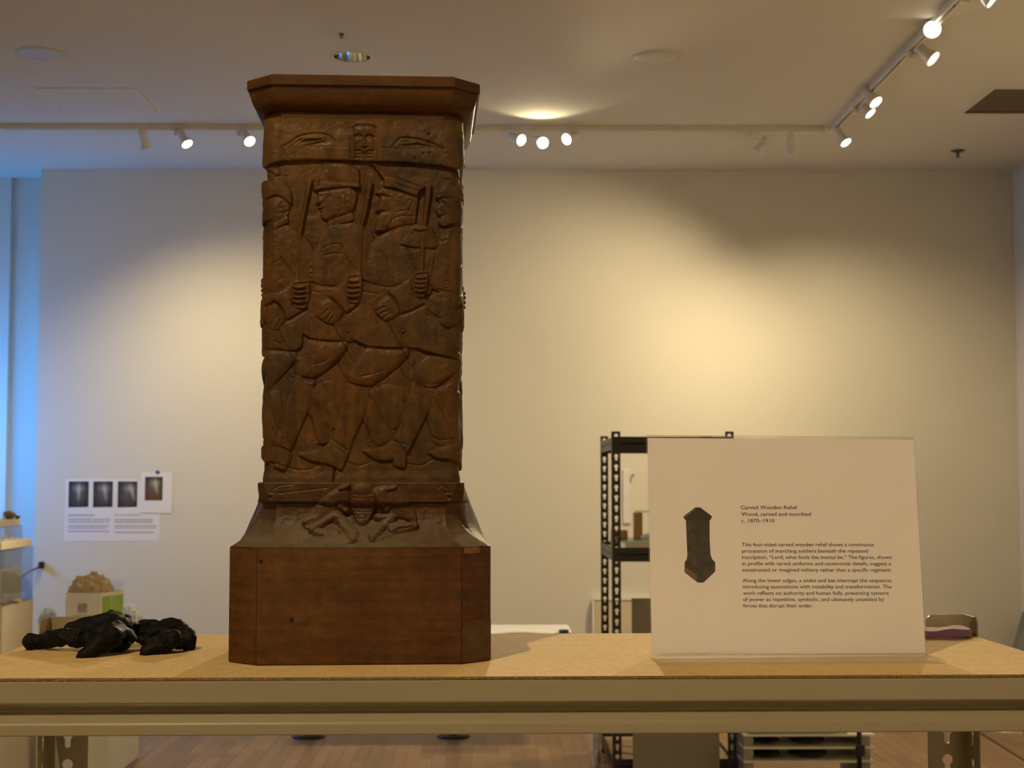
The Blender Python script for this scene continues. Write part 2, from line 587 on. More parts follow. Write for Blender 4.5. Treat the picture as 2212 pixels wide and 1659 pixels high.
for (a, b) in ((7.0, 7.35), (7.95, 8.42), (8.85, 9.35)):
    MB().box((-0.0072, a, -0.0335), (0.0072, b, -0.02)).build('slot_cover', slotm, tr)

lampbody = mat('lamp_white', (0.78, 0.75, 0.66), 0.35)
def track_head(name_label, lens, aim, track_pt, group, lit=1.0, power=30, angle=55, blend=0.8, r=0.036, length=0.115, warm=WARM, glow=60.0, yoke=True):
    """a spot head: adapter on the track, stem, tapered body, bezel and glowing lens"""
    aim = Vector(aim).normalized()
    lens = Vector(lens)
    e = empty('track_spotlight', track_pt); tag(e, name_label, 'spotlight', group)
    o = Vector(track_pt)
    L = lens - o
    back = L - aim * length
    pivot = L - aim * (length * 0.72)
    MB().box((-0.016, -0.016, -0.052), (0.016, 0.016, -0.0142), bevel=0.002).build('adapter', trackm, e)
    MB().tube([(0, 0, -0.05), (pivot.x * 0.35, pivot.y * 0.35, -0.05 + (pivot.z + 0.05) * 0.5), pivot], 0.0075).build('stem', lampbody, e, True)
    b = MB()
    b.lathe(back, aim, [(0, 0.001), (0, r * 0.62), (0.004, r * 0.68), (length * 0.62, r * 0.70), (length * 0.70, r * 0.78), (length * 0.86, r * 0.98), (length * 0.985, r * 1.03), (length, r * 1.0), (length * 0.985, r * 0.93), (length * 0.93, r * 0.90)], 28)
    auto_smooth(b.build('body', lampbody, e), 40)
    MB().lathe(L - aim * 0.006, aim, [(0, 0.001), (0, r * 0.9), (-0.003, r * 0.92)], 28).build('lens', emit_mat('lamp_glow_%d' % int(glow * lit * 10), (1.0, 0.93, 0.74), 4.0 + glow * lit * 0.12), e, True)
    if power > 0:
        sd = bpy.data.lights.new('lamp_or_fill_light', 'SPOT')
        sd.energy = power * LAMP
        sd.color = warm
        sd.spot_size = math.radians(angle)
        sd.spot_blend = blend
        sd.shadow_soft_size = r * 0.9
        so = bpy.data.objects.new('lamp_or_fill_light', sd); COL.objects.link(so)
        so.parent = e
        so.location = L + aim * 0.012
        so.rotation_euler = aim.to_track_quat('-Z', 'Y').to_euler()
    return e

GB, GR = 'spotlights on the back track', 'spotlights on the angled right track'
def on_back(u, dy=0.0): return (at(u, 270, YT).x, YT, ZC - 0.02)
def on_right(v): 
    p = onz(1106, v, ZC); return (XT, p.y, ZC - 0.02)
track_head('white track spotlight facing the back wall, leftmost on the back track', at(316, 322, 9.62), (0.20, 0.28, -0.94), on_back(306), GB, 1, 140, 125, 1.0, glow=18)
track_head('lit track spotlight tilted down, second from the left on the back track', at(405, 312, 9.50), (0.50, -0.35, -0.80), on_back(383), GB, 1, 90, 70, glow=9)
track_head('lit track spotlight just left of the carved pillar cap', at(540, 306, 9.46), (0.45, -0.60, -0.66), on_back(518), GB, 1, 90, 70, glow=14)
track_head('glaring track spotlight with body pointing left, first of the middle three', at(1127, 303, 9.46), (0.60, -0.69, -0.40), on_back(1126), GB, 1, 800, 54, 1.0, glow=40)
track_head('glaring track spotlight aimed at the viewer, middle of the three in the centre', at(1173, 309, 9.44), (0.20, -0.90, -0.40), on_back(1152), GB, 1, 1020, 62, 1.0, glow=60)
track_head('glaring track spotlight with body pointing right, last of the middle three', at(1223, 301, 9.46), (-0.62, -0.68, -0.38), on_back(1237), GB, 1, 880, 56, 1.0, glow=40)
track_head('white track spotlight facing the back wall, left one of the pair near the track corner', at(1636, 330, 9.66), (-0.52, 0.26, -0.81), on_back(1618), GB, 1, 140, 135, 1.0, glow=18)
track_head('white track spotlight hanging straight down with bright sheen near the track corner', at(1712, 334, 9.62), (0.16, 0.24, -0.96), on_back(1706), GB, 1, 135, 130, 1.0, glow=18)
track_head('lit spotlight at the far end of the angled track', at(1828, 309, 9.36), (0.40, -0.42, -0.80), (XT, 9.42, ZC - 0.02), GR, 1, 90, 80, glow=14)
track_head('lower of two close spotlights halfway along the angled track', at(1881, 246, 8.86), (0.55, -0.35, -0.75), (XT, 8.92, ZC - 0.02), GR, 1, 90, 80, glow=14)
track_head('upper of two close spotlights halfway along the angled track', at(1893, 222, 8.52), (0.45, -0.45, -0.77), (XT, 8.56, ZC - 0.02), GR, 1, 90, 80, r=0.040, glow=20)
track_head('tilted lit spotlight below the glaring one on the angled track', at(2017, 128, 7.66), (0.62, -0.38, -0.68), (XT, 7.74, ZC - 0.02), GR, 1, 90, 80, r=0.042, glow=24)
track_head('most glaring spotlight aimed at the viewer on the angled track', at(2014, 64, 7.30), (-0.22, -0.86, -0.44), (XT, 7.38, ZC - 0.02), GR, 1, 320, 66, 1.0, r=0.042, glow=90)
track_head('spotlight cut by the top edge of the picture right of the angled track', at(2146, 1, 6.78), (0.70, -0.25, -0.66), (XT, 6.82, ZC - 0.02), GR, 1, 90, 80, r=0.042, glow=24)
# lamps behind the viewer light the front of the objects
tb2 = empty('lighting_track', (0, -0.3, ZC)); tag(tb2, 'white lighting track on the ceiling behind the viewer', 'track')
MB().box((-4.0, -0.018, -0.034), (3.2, 0.018, 0)).build('rail', trackm, tb2)
for i, (x, aim, pw) in enumerate(((-0.85, (0.34, 0.62, -0.71), 180), (-2.2, (-0.3, -0.6, -0.74), 580), (1.2, (0.1, -0.6, -0.78), 580), (2.6, (0.45, 0.1, -0.84), 360), (-3.3, (0.10, 0.90, -0.34), 420))):  # last entry: lamp added as fill for the box, pedestals and left wall
    track_head('track spotlight behind the viewer, number %s from the left' % ('three', 'two', 'four', 'five', 'one, added as fill,')[i], (x + aim[0] * 0.1, -0.3 + aim[1] * 0.1, ZC - 0.16), aim, (x, -0.3, ZC - 0.02), 'spotlights behind the viewer', 1, pw, 80 if i < 4 else 46, 1.0, glow=20)
# added bare spot, no fixture: imitates the middle lamps' spill on the ceiling
ud = bpy.data.lights.new('lamp_or_fill_light', 'SPOT'); ud.energy = 3.6; ud.color = (1.0, 0.85, 0.5); ud.spot_size = math.radians(118); ud.spot_blend = 0.35; ud.shadow_soft_size = 0.02
uo = bpy.data.objects.new('lamp_or_fill_light', ud); COL.objects.link(uo)
uo.location = at(1168, 302, 9.34)
uo.rotation_euler = Vector((0.0, -0.70, 0.71)).to_track_quat('-Z', 'Y').to_euler()

# ================================================================== FOREGROUND SHELF UNIT
ZS = 1.394                       # top of the particle board
SHY = math.radians(1.0)
tan = mat('tan_enamel', (0.285, 0.238, 0.150), 0.26, var=0.02, bump=0.03, bscale=90)
def board_mat():
    m, nt, b = nodes_of('particle_board')
    L = nt.links.new
    tc = nt.nodes.new('ShaderNodeTexCoord')
    n = nt.nodes.new('ShaderNodeTexNoise'); n.inputs['Scale'].default_value = 420; n.inputs['Detail'].default_value = 4
    n2 = nt.nodes.new('ShaderNodeTexNoise'); n2.inputs['Scale'].default_value = 90; n2.inputs['Detail'].default_value = 8
    L(tc.outputs['Object'], n.inputs['Vector']); L(tc.outputs['Object'], n2.inputs['Vector'])
    a = nt.nodes.new('ShaderNodeMix'); a.inputs[0].default_value = 0.35
    L(n.outputs['Fac'], a.inputs[2]); L(n2.outputs['Fac'], a.inputs[3])
    r = nt.nodes.new('ShaderNodeValToRGB')
    r.color_ramp.elements[0].position = 0.3; r.color_ramp.elements[1].position = 0.72
    r.color_ramp.elements[0].color = (0.50, 0.330, 0.130, 1); r.color_ramp.elements[1].color = (0.74, 0.535, 0.250, 1)
    h = nt.nodes.new('ShaderNodeMath'); h.operation = 'MULTIPLY'; h.inputs[1].default_value = 1.0
    L(a.outputs[0], h.inputs[0]); L(h.outputs[0], r.inputs[0])
    L(r.outputs[0], b.inputs['Base Color'])
    b.inputs['Roughness'].default_value = 0.8
    b.inputs['Specular IOR Level'].default_value = 0.15
    return m
shelf = empty('shelving_unit', (0.0300, 1.405, 0), SHY)
tag(shelf, 'tan metal boltless shelving unit with particle board top in the foreground', 'shelf')
BW, BD = 0.527, 0.392            # half width, depth
edge = mat('board_edge', (0.20, 0.12, 0.05), 0.9, var=0.4, scale=700, bump=0.8, bscale=600)
pb = MB(); pb.box((-BW, 0.001, ZS - 0.0120), (BW, BD, ZS)); pb = pb.build('particle_board', board_mat(), shelf)
# rough sawn strip along the front edge of the board
N = 420
rv, rf = [], []
random.seed(9)
for i in range(N + 1):
    xx = -BW + 2 * BW * i / N
    j = random.uniform(-0.0004, 0.0004)
    rv += [(xx, 0.0006, ZS - 0.0001), (xx, -0.0004 + j, ZS - 0.0006 + random.uniform(-0.0002, 0.0002)), (xx, -0.0006 + random.uniform(-0.0004, 0.0004), ZS - 0.0024), (xx, 0.0006, ZS - 0.0034)]
for i in range(N):
    for k in range(3):
        a = i * 4 + k
        rf.append((a, a + 4, a + 5, a + 1))
pyd('sawn_edge', rv, rf, edge, pb)
# beams: pressed profile (outwards = -y)
def beam(name, x0, x1, prof, parent, m=tan):
    v, f = [], []
    n = len(prof)
    for x in (x0, x1):
        for (y, z) in prof:
            v.append((x, y, z))
    for i in range(n - 1):
        f.append((i, i + 1, n + i + 1, n + i))
    o = pyd(name, v, f, m, parent)
    md = o.modifiers.new('bevel', 'BEVEL'); md.width = 0.0016; md.segments = 3; md.limit_method = 'ANGLE'; md.angle_limit = math.radians(20)
    return o
zt = ZS - 0.0030
prof = [(0.010, zt - 0.0105), (0.010, zt), (-0.002, zt), (-0.0022, zt - 0.0195), (0.0100, zt - 0.0278), (-0.0030, zt - 0.0366), (-0.0042, zt - 0.0385), (-0.0042, zt - 0.0480), (0.012, zt - 0.0480), (0.012, zt - 0.044)]
beam('front_beam', -BW, BW, prof, shelf)
bprof = [(BD + 0.002 - (y), z) for (y, z) in prof]
beam('back_beam', -BW, BW, bprof[::-1], shelf)
for s in (-1, 1):
    o = beam('side_beam', -BD / 2, BD / 2, prof, shelf)
    o.location = (s * (BW + 0.001), BD / 2, 0); o.rotation_euler = (0, 0, s * math.pi / 2)
# posts: L angles with keyholes, front ones stop at the board, back ones stand proud of it
PH = ZS + 0.0205
def post_mesh(w, h, z0, pitch, r, rs, drop, t=0.0016):
    holes = []
    z = h - z0
    while z > 0.05:
        holes.append(keyhole(w * 0.5, z, r, rs, drop)); z -= pitch
    return plate('flange', [(0, 0), (w, 0), (w, h - 0.006), (w - 0.006, h), (0.0, h)], holes, t)
pmA = post_mesh(0.046, PH, 0.030, 0.0345, 0.0062, 0.0033, 0.0125)
pmS = post_mesh(0.046, PH, 0.030, 0.0345, 0.0052, 0.0030, 0.0125)
for me in (pmA, pmS): me.materials.append(tan)
for sx in (-1, 1):
    for back in (0, 1):
        yy = BD + 0.004 if back else -0.0075
        p = empty('post'); p.parent = shelf
        p.location = (sx * (BW + 0.0045), yy, 0 if back else -0.026)
        o = bpy.data.objects.new('flange', pmA); COL.objects.link(o); o.parent = p
        o.rotation_euler = (math.pi / 2, 0, 0)
        o.scale = (-sx, 1, 1)
        o = bpy.data.objects.new('flange', pmS); COL.objects.link(o); o.parent = p
        o.rotation_euler = (math.pi / 2, 0, (-math.pi / 2 if back else math.pi / 2))
def lower_shelf(zz):
    o = MB().box((-BW, 0.002, zz - 0.012), (BW, BD, zz)).build('particle_board', board_mat() if False else MATS.get('pb2') or mat('pb2', (0.55, 0.38, 0.18), 0.6, scale=300), shelf)
lower_shelf(0.32)

# ================================================================== CARVED PILLAR
PX, PY, PYAW = -0.1330, 1.6200, math.radians(2.6)
K = 0.0004583                     # metres per photo pixel on the shaft's front
pil = empty('carved_pillar', (PX, PY, ZS), PYAW)
tag(pil, 'dark brown carved wooden pillar with marching soldiers in relief standing on the shelf', 'sculpture')
def zl(v, Y):                     # height above the board of photo row v at depth Y
    return at(775, v, Y).z - ZS

def octagon(hw, ch):
    return [(-hw + ch, -hw), (hw - ch, -hw), (hw, -hw + ch), (hw, hw - ch), (hw - ch, hw), (-hw + ch, hw), (-hw, hw - ch), (-hw, -hw + ch)]

def loft(name, secs, m, parent, smooth_ang=25, caps=True):
    v, f = [], []
    for (z, hw, ch) in secs:
        v += [(x, y, z) for x, y in octagon(hw, ch)]
    for k in range(len(secs) - 1):
        for i in range(8):
            j = (i + 1) % 8
            f.append((k * 8 + i, k * 8 + j, k * 8 + 8 + j, k * 8 + 8 + i))
    if caps:
        f.append(tuple(range(7, -1, -1)))
        f.append(tuple(range((len(secs) - 1) * 8, len(secs) * 8)))
    o = pyd(name, v, f, m, parent)
    return auto_smooth(o, smooth_ang)

wood_cap = wood_mat('walnut_cap', (0.0475, 0.0163, 0.0023), (0.0950, 0.0361, 0.0053), grain=(0.5, 0.5, 5), rough=0.36, stain_amt=0.25, gscale=14, seed=3.0)
wood_shaft = wood_mat('walnut_shaft', (0.0546, 0.0206, 0.0029), (0.1092, 0.0454, 0.0063), grain=(5, 5, 0.6), rough=0.42, stain_amt=0.75, gscale=16, seed=1.0, gold=0.55, mottle=0.42)
wood_plinth = wood_mat('walnut_plinth', (0.0474, 0.0141, 0.0027), (0.1014, 0.0338, 0.0059), grain=(0.35, 0.35, 8), rough=0.38, stain=(0.085, 0.047, 0.018), stain_amt=0.4, gscale=20, seed=5.0, gold=0.38)
wood_mould = wood_mat('walnut_moulding', (0.0433, 0.0152, 0.0041), (0.0867, 0.0345, 0.0094), grain=(0.35, 0.35, 6), rough=0.45, stain=(0.055, 0.043, 0.021), stain_amt=0.8, dust=0.85, gscale=16, seed=8.0)

YCAP, YPL = 1.505, 1.494
hwP, chP = 0.1278, 0.0300
zp_top = zl(1182, YPL)
# plinth
secs = [(0.0, hwP - 0.001, chP), (0.0015, hwP, chP)]
secs += [(zp_top * t, hwP, chP) for t in (0.2, 0.5, 0.8)] + [(zp_top - 0.0012, hwP, chP), (zp_top, hwP - 0.0012, chP)]
pl = loft('plinth', secs, wood_plinth, pil)
# corner boards glued on the chamfers: hairline seams and the patch at the right foot
def on_chamfer(sx, t0, t1, z0, z1, dep, name, m, parent):
    a = Vector((sx * (hwP - chP), -hwP, 0)); b = Vector((sx * hwP, -hwP + chP, 0))
    n = Vector((sx, -1, 0)).normalized()
    c = a.lerp(b, t0); d = a.lerp(b, t1)
    vv = []
    for q in (0, dep):
        for (p, z) in ((c, z0), (d, z0), (d, z1), (c, z1)):
            vv.append((p.x + n.x * q, p.y + n.y * q, z))
    f = [(0, 1, 2, 3), (4, 5, 6, 7), (0, 1, 5, 4), (1, 2, 6, 5), (2, 3, 7, 6), (3, 0, 4, 7)]
    return pyd(name, vv, f, m, parent)
wood_patch = wood_mat('walnut_patch', (0.070, 0.034, 0.011), (0.105, 0.057, 0.020), grain=(0.35, 0.35, 6), rough=0.5, stain_amt=0.2, gscale=20, seed=11.0)
on_chamfer(1, 0.03, 0.995, 0.001, 0.0405, 0.0006, 'repair_patch', wood_patch, pl)
on_chamfer(-1, 0.0, 0.02, 0.001, zp_top - 0.002, 0.0003, 'seam', mat('seam_dark', (0.02, 0.010, 0.004), 0.8), pl)
on_chamfer(1, 0.0, 0.02, 0.001, zp_top - 0.002, 0.0003, 'seam', MATS['seam_dark'], pl)
# knot hole in the front and worn chip on the right shoulder
kx = (624 - 767.5) * 0.000450; kz = zl(1338, YPL)
MB().lathe((kx, -hwP - 0.0003, kz), (0, 1, 0), [(0, 0.0023), (0.0001, 0.0018), (0.0001, 0.0001)], 9).build('nail_hole', mat('hole_black', (0.006, 0.004, 0.003), 0.9), pl)
kx = (558 - 767.5) * 0.000450; kz = zl(1212, YPL)
MB().lathe((kx, -hwP - 0.0003, kz), (0, 1, 0), [(0, 0.0019), (0.0001, 0.0014), (0.0001, 0.0001)], 7).build('nail_hole', MATS['hole_black'], pl)
on_chamfer(1, 0.10, 0.60, zp_top - 0.0065, zp_top - 0.0006, 0.0004, 'worn_chip', mat('raw_wood', (0.20, 0.085, 0.024), 0.7, var=0.3, scale=200), pl)

# ---------- height fields carved into the wood (units: photo pixels, about 0.46 mm)
class Relief:
    def __init__(s, x0, x1, y0, y1):
        s.x0, s.y0 = x0, y0
        s.X, s.Y = np.meshgrid(np.arange(x0, x1 + 1, dtype=float), np.arange(y0, y1 + 1, dtype=float))
        s.H = np.zeros_like(s.X)
    def win(s, pts, pad):
        p = np.array(pts, float)
        a = int(max(0, p[:, 0].min() - pad - s.x0)); b = int(min(s.H.shape[1], p[:, 0].max() + pad + 1 - s.x0))
        c = int(max(0, p[:, 1].min() - pad - s.y0)); d = int(min(s.H.shape[0], p[:, 1].max() + pad + 1 - s.y0))
        return slice(c, max(c, d)), slice(a, max(a, b))
    @staticmethod
    def spline(pts, closed, n=5):
        P = [np.array(p, float) for p in pts]
        m = len(P)
        out = []
        rng = range(m) if closed else range(m - 1)
        for i in rng:
            p1, p2 = P[i], P[(i + 1) % m]
            p0 = P[i - 1] if (closed or i > 0) else p1
            p3 = P[(i + 2) % m] if (closed or i + 2 < m) else p2
            for k in range(n):
                t = k / n
                q = 0.5 * (2 * p1 + (p2 - p0) * t + (2 * p0 - 5 * p1 + 4 * p2 - p3) * t * t + (3 * p1 - p0 - 3 * p2 + p3) * t ** 3)
                out.append(0.6 * q + 0.4 * (p1 * (1 - t) + p2 * t))
        if not closed:
            out.append(P[-1])
        return out
    @staticmethod
    def dist(X, Y, pts, closed):
        d = np.full(X.shape, 1e9)
        m = len(pts)
        for i in range(m if closed else m - 1):
            a = pts[i]; b = pts[(i + 1) % m]
            ex, ey = b[0] - a[0], b[1] - a[1]
            l2 = ex * ex + ey * ey + 1e-9
            t = np.clip(((X - a[0]) * ex + (Y - a[1]) * ey) / l2, 0, 1)
            d = np.minimum(d, (X - a[0] - t * ex) ** 2 + (Y - a[1] - t * ey) ** 2)
        return np.sqrt(d)
    @staticmethod
    def inside(X, Y, pts):
        r = np.zeros(X.shape, bool)
        m = len(pts)
        for i in range(m):
            a, b = pts[i], pts[(i + 1) % m]
            if abs(a[1] - b[1]) < 1e-9:
                continue
            c = ((a[1] > Y) != (b[1] > Y)) & (X < (b[0] - a[0]) * (Y - a[1]) / (b[1] - a[1]) + a[0])
            r ^= c
        return r
    def raise_(s, pts, level, drop=3.0, r=5.0, soft=1.6, tilt=(0, 0), add=False, sharp=False):
        """cut a shape: flat top at level, edges rounded down by drop within r"""
        p = list(np.array(pts, float)) if sharp else s.spline(pts, True)
        w = s.win(p, 4)
        X, Y = s.X[w], s.Y[w]
        if X.size == 0: return
        d = s.dist(X, Y, p, True)
        ins = s.inside(X, Y, p)
        sd = np.where(ins, d, -d)
        c = np.mean(p, axis=0)
        h = level - drop * np.exp(-np.maximum(sd, 0) / r) + tilt[0] * (X - c[0]) + tilt[1] * (Y - c[1])
        if add:
            h = h + s.H[w]
        a = np.clip(0.5 + sd / soft, 0, 1)
        s.H[w] = s.H[w] * (1 - a) + h * a
    def groove(s, pts, depth=3.0, width=1.5, closed=False, taper=True):
        p = s.spline(pts, closed, 6)
        w = s.win(p, width * 4 + 2)
        X, Y = s.X[w], s.Y[w]
        if X.size == 0: return
        d = s.dist(X, Y, p, closed)
        s.H[w] -= depth * np.exp(-(d / width) ** 2)
    def ridge(s, pts, h=2.0, width=2.0, closed=False):
        s.groove(pts, -h, width, closed)
    def cut(s, pts, depth=4.0, run=12.0, side=1):
        """step: sharp drop along a line that climbs back within run on one side (shadowed undercut)"""
        p = s.spline(pts, False, 6)
        w = s.win(p, run + 2)
        X, Y = s.X[w], s.Y[w]
        if X.size == 0: return
        best = np.full(X.shape, 1e9); sg = np.zeros(X.shape)
        for i in range(len(p) - 1):
            a, b = p[i], p[i + 1]
            ex, ey = b[0] - a[0], b[1] - a[1]
            l2 = ex * ex + ey * ey + 1e-9
            t = ((X - a[0]) * ex + (Y - a[1]) * ey) / l2
            tc = np.clip(t, 0, 1)
            dd = np.sqrt((X - a[0] - tc * ex) ** 2 + (Y - a[1] - tc * ey) ** 2) + np.abs(t - tc) * 6
            cr = np.sign(ex * (Y - a[1]) - ey * (X - a[0]))
            u = dd < best
            best = np.where(u, dd, best); sg = np.where(u, cr, sg)
        m = (sg * side) > 0
        s.H[w] -= np.where(m, depth * np.exp(-best / (run * 0.4)), depth * 0.9 * np.clip(1 - best / 1.2, 0, 1))
    def lump(s, cx, cy, rx, ry, h, ang=0.0):
        R_ = max(rx, ry) * 1.8
        w = s.win([(cx - R_, cy - R_), (cx + R_, cy + R_)], 1)
        X, Y = s.X[w] - cx, s.Y[w] - cy
        c, q = math.cos(ang), math.sin(ang)
        u = (X * c + Y * q) / rx; v = (-X * q + Y * c) / ry
        s.H[w] += h * np.exp(-(u * u + v * v) * 1.4)
    def capsule(s, a, b, ra, rb, h):
        a = np.array(a, float); b = np.array(b, float)
        w = s.win([a, b], max(ra, rb) + 3)
        X, Y = s.X[w], s.Y[w]
        e = b - a; l2 = (e ** 2).sum() + 1e-9
        t = np.clip(((X - a[0]) * e[0] + (Y - a[1]) * e[1]) / l2, 0, 1)
        d = np.sqrt((X - a[0] - t * e[0]) ** 2 + (Y - a[1] - t * e[1]) ** 2)
        r = ra + (rb - ra) * t
        q = np.clip(1 - (d / r) ** 2, 0, 1)
        hh = h * np.sqrt(q)
        s.H[w] = np.maximum(s.H[w], s.H[w] * 0 + np.where(q > 0, hh, -1e9))

# ---- the procession on the shaft
RL = Relief(530, 1030, 255, 1045)
g = RL
LV = 7.0
# --- trailing (far) legs, low
for pts in (
    [(664, 850), (700, 826), (738, 842), (733, 880), (720, 928), (712, 958), (690, 962), (679, 950), (674, 926), (668, 908), (661, 897)],
    [(790, 856), (822, 834), (862, 840), (868, 880), (850, 930), (842, 955), (810, 964), (793, 950), (788, 928), (778, 911), (784, 890)],
    [(928, 852), (955, 836), (986, 830), (986, 960), (955, 966), (930, 958), (925, 941), (917, 905)],
    [(556, 850), (582, 846), (600, 850), (606, 900), (592, 955), (572, 975), (556, 975)]):
    g.raise_(pts, 4.5, 2.5, 6)
g.cut([(661, 897), (669, 910), (676, 940), (681, 954)], 3, 9, 1)
g.cut([(778, 911), (787, 928), (792, 950)], 3, 9, 1)
g.cut([(915, 904), (919, 920), (925, 941)], 3, 9, 1)
# small heels behind
g.groove([(676, 962), (690, 965), (706, 958)], 3, 1.6)
g.groove([(793, 966), (815, 972), (838, 962)], 2.2, 1.8)
g.groove([(925, 945), (945, 952), (975, 948)], 2.2, 1.8)
# --- lower scabbards, seen between the legs
for (a, b, c, d) in (((664, 848), (680, 846), (718, 922), (706, 930)), ((790, 848), (806, 846), (848, 922), (832, 930)), ((925, 846), (942, 846), (985, 925), (968, 932)), ((572, 850), (582, 850), (604, 918), (594, 926))):
    g.raise_([a, b, c, ((c[0] + d[0]) / 2, c[1] + 7), d], 7.5, 2.5, 4)
# --- coats (skirts)
g.raise_([(552, 690), (612, 694), (655, 670), (652, 700), (648, 726), (645, 752), (628, 761), (552, 759)], LV, 1.5, 6)
g.raise_([(664, 612), (658, 640), (654, 672), (650, 700), (648, 725), (663, 735), (685, 738), (726, 740), (760, 740), (775, 700), (778, 640), (740, 620)], LV, 1.5, 6)
g.raise_([(777, 612), (774, 640), (768, 680), (760, 715), (752, 736), (770, 744), (788, 751), (815, 753), (858, 755), (900, 752), (912, 700), (915, 650), (860, 620)], LV + 1, 1.5, 6)
g.raise_([(922, 640), (916, 660), (912, 700), (905, 734), (897, 757), (930, 766), (976, 776), (998, 778), (1000, 640), (960, 630)], LV + 2.5, 2.0, 7)
# --- raised thighs
g.raise_([(552, 760), (630, 763), (634, 782), (626, 792), (600, 822), (579, 847), (566, 862), (552, 866)], 6.5, 3.0, 9)
g.raise_([(660, 736), (690, 740), (742, 742), (741, 760), (724, 783), (701, 804), (676, 821), (655, 818), (634, 814), (630, 800), (634, 780), (646, 756)], 9.5, 4.5, 9)
g.raise_([(788, 752), (830, 756), (874, 756), (873, 778), (857, 792), (827, 817), (800, 836), (770, 834), (746, 828), (743, 812), (760, 787), (772, 768)], 9.5, 4.5, 9)
g.raise_([(916, 770), (950, 772), (982, 778), (978, 804), (960, 822), (936, 838), (908, 839), (887, 824), (886, 806), (894, 788)], 9.5, 4.5, 9)
# --- shins
g.raise_([(632, 814), (655, 822), (676, 824), (671, 842), (664, 879), (641, 936), (622, 978), (600, 972), (588, 968), (595, 938), (615, 860)], 9.5, 3.5, 6, tilt=(-0.05, 0))
g.raise_([(746, 832), (770, 838), (797, 842), (791, 858), (780, 902), (758, 950), (746, 984), (724, 968), (711, 956), (719, 927), (731, 875)], 9.5, 3.5, 6, tilt=(-0.05, 0))
g.raise_([(884, 826), (905, 838), (934, 842), (931, 854), (918, 893), (897, 936), (874, 980), (855, 962), (842, 953), (852, 932), (870, 875)], 9.5, 3.5, 6, tilt=(-0.05, 0))
# --- boots
g.raise_([(552, 1002), (556, 992), (565, 981), (590, 965), (612, 970), (624, 978), (624, 992), (616, 1010), (609, 1018), (590, 1012), (589, 999), (577, 1000), (562, 1006)], 8.5, 2.5, 5)
g.raise_([(641, 985), (655, 978), (682, 974), (700, 962), (713, 952), (746, 977), (744, 995), (735, 1013), (730, 1017), (718, 1010), (700, 1003), (686, 1001), (664, 997)], 8.5, 2.5, 5)
g.raise_([(777, 976), (792, 968), (815, 970), (842, 954), (860, 962), (871, 976), (872, 994), (868, 1012), (845, 1008), (842, 997), (828, 996), (815, 997), (796, 990)], 8.5, 2.5, 5)
g.raise_([(917, 980), (934, 972), (972, 962), (996, 965), (998, 1008), (985, 1004), (966, 994), (940, 993), (926, 987)], 8.5, 2.5, 5)
# --- rolled cuffs at ankles and knees
g.groove([(592, 962), (606, 968), (623, 976)], 2.4, 1.5)
g.groove([(601, 972), (612, 978), (625, 982)], 1.8, 1.3)
g.groove([(713, 950), (730, 962), (747, 976)], 2.4, 1.5)
g.groove([(720, 968), (736, 978), (746, 984)], 1.8, 1.3)
g.groove([(843, 952), (858, 958), (876, 962)], 2.4, 1.5)
g.groove([(848, 962), (862, 972), (874, 980)], 1.8, 1.3)
for dx, dy in ((0, 0), (125, 18), (259, 14)):
    g.groove([(655 + dx, 818 + dy), (668 + dx, 820 + dy), (677 + dx, 816 + dy)], 2.2, 1.4)
    g.groove([(650 + dx, 826 + dy), (664 + dx, 829 + dy), (674 + dx, 826 + dy)], 2.0, 1.4)
    g.groove([(636 + dx, 818 + dy), (652 + dx, 832 + dy), (668 + dx, 838 + dy)], 1.6, 1.5)
g.groove([(775, 816), (795, 812), (822, 803)], 1.8, 1.8)
g.groove([(672, 790), (690, 787), (706, 777)], 1.4, 1.8)
# deep shadow lines behind the thighs
g.cut([(742, 760), (724, 784), (701, 805), (676, 822)], 5.5, 14, 1)
g.cut([(873, 778), (857, 793), (827, 818), (799, 837)], 5.5, 14, 1)
g.cut([(979, 803), (960, 823), (936, 839)], 4.5, 12, 1)
g.cut([(628, 792), (600, 823), (578, 848), (570, 880), (560, 920)], 5.5, 14, 1)
g.groove([(724, 786), (731, 805), (741, 820)], 3.2, 1.8)
g.groove([(858, 796), (866, 815), (884, 827)], 3.2, 1.8)
g.groove([(618, 812), (624, 820), (630, 818)], 3.0, 2.0)
# trouser folds
for dx, dy in ((0, 0), (124, 10), (262, 6)):
    g.groove([(688 + dx, 828 + dy), (700 + dx, 850 + dy), (704 + dx, 874 + dy)], 1.6, 2.0)
    g.groove([(610 + dx, 880 + dy), (606 + dx, 910 + dy), (600 + dx, 935 + dy)], 0.8, 3.0)
# ground line arcs and soles
g.groove([(560, 1006), (577, 1000), (590, 1001), (606, 1007), (640, 1016), (665, 1014), (690, 1002)], 2.6, 1.5)
g.groove([(745, 1000), (770, 1007), (798, 998)], 2.0, 1.5)
g.groove([(876, 1003), (905, 1006), (932, 992), (955, 998), (985, 1006)], 2.2, 1.5)
g.groove([(591, 1012), (609, 1019), (617, 1006), (621, 985)], 2.6, 1.5)
g.groove([(716, 1010), (731, 1018), (740, 1004), (746, 985)], 2.6, 1.5)
g.groove([(844, 1009), (867, 1014), (873, 996)], 2.6, 1.5)
g.groove([(641, 986), (664, 998), (686, 1002)], 3.0, 1.7)
g.groove([(778, 978), (797, 991), (815, 998), (842, 997)], 3.2, 1.9)
g.groove([(918, 981), (940, 994), (966, 994)], 3.0, 1.9)
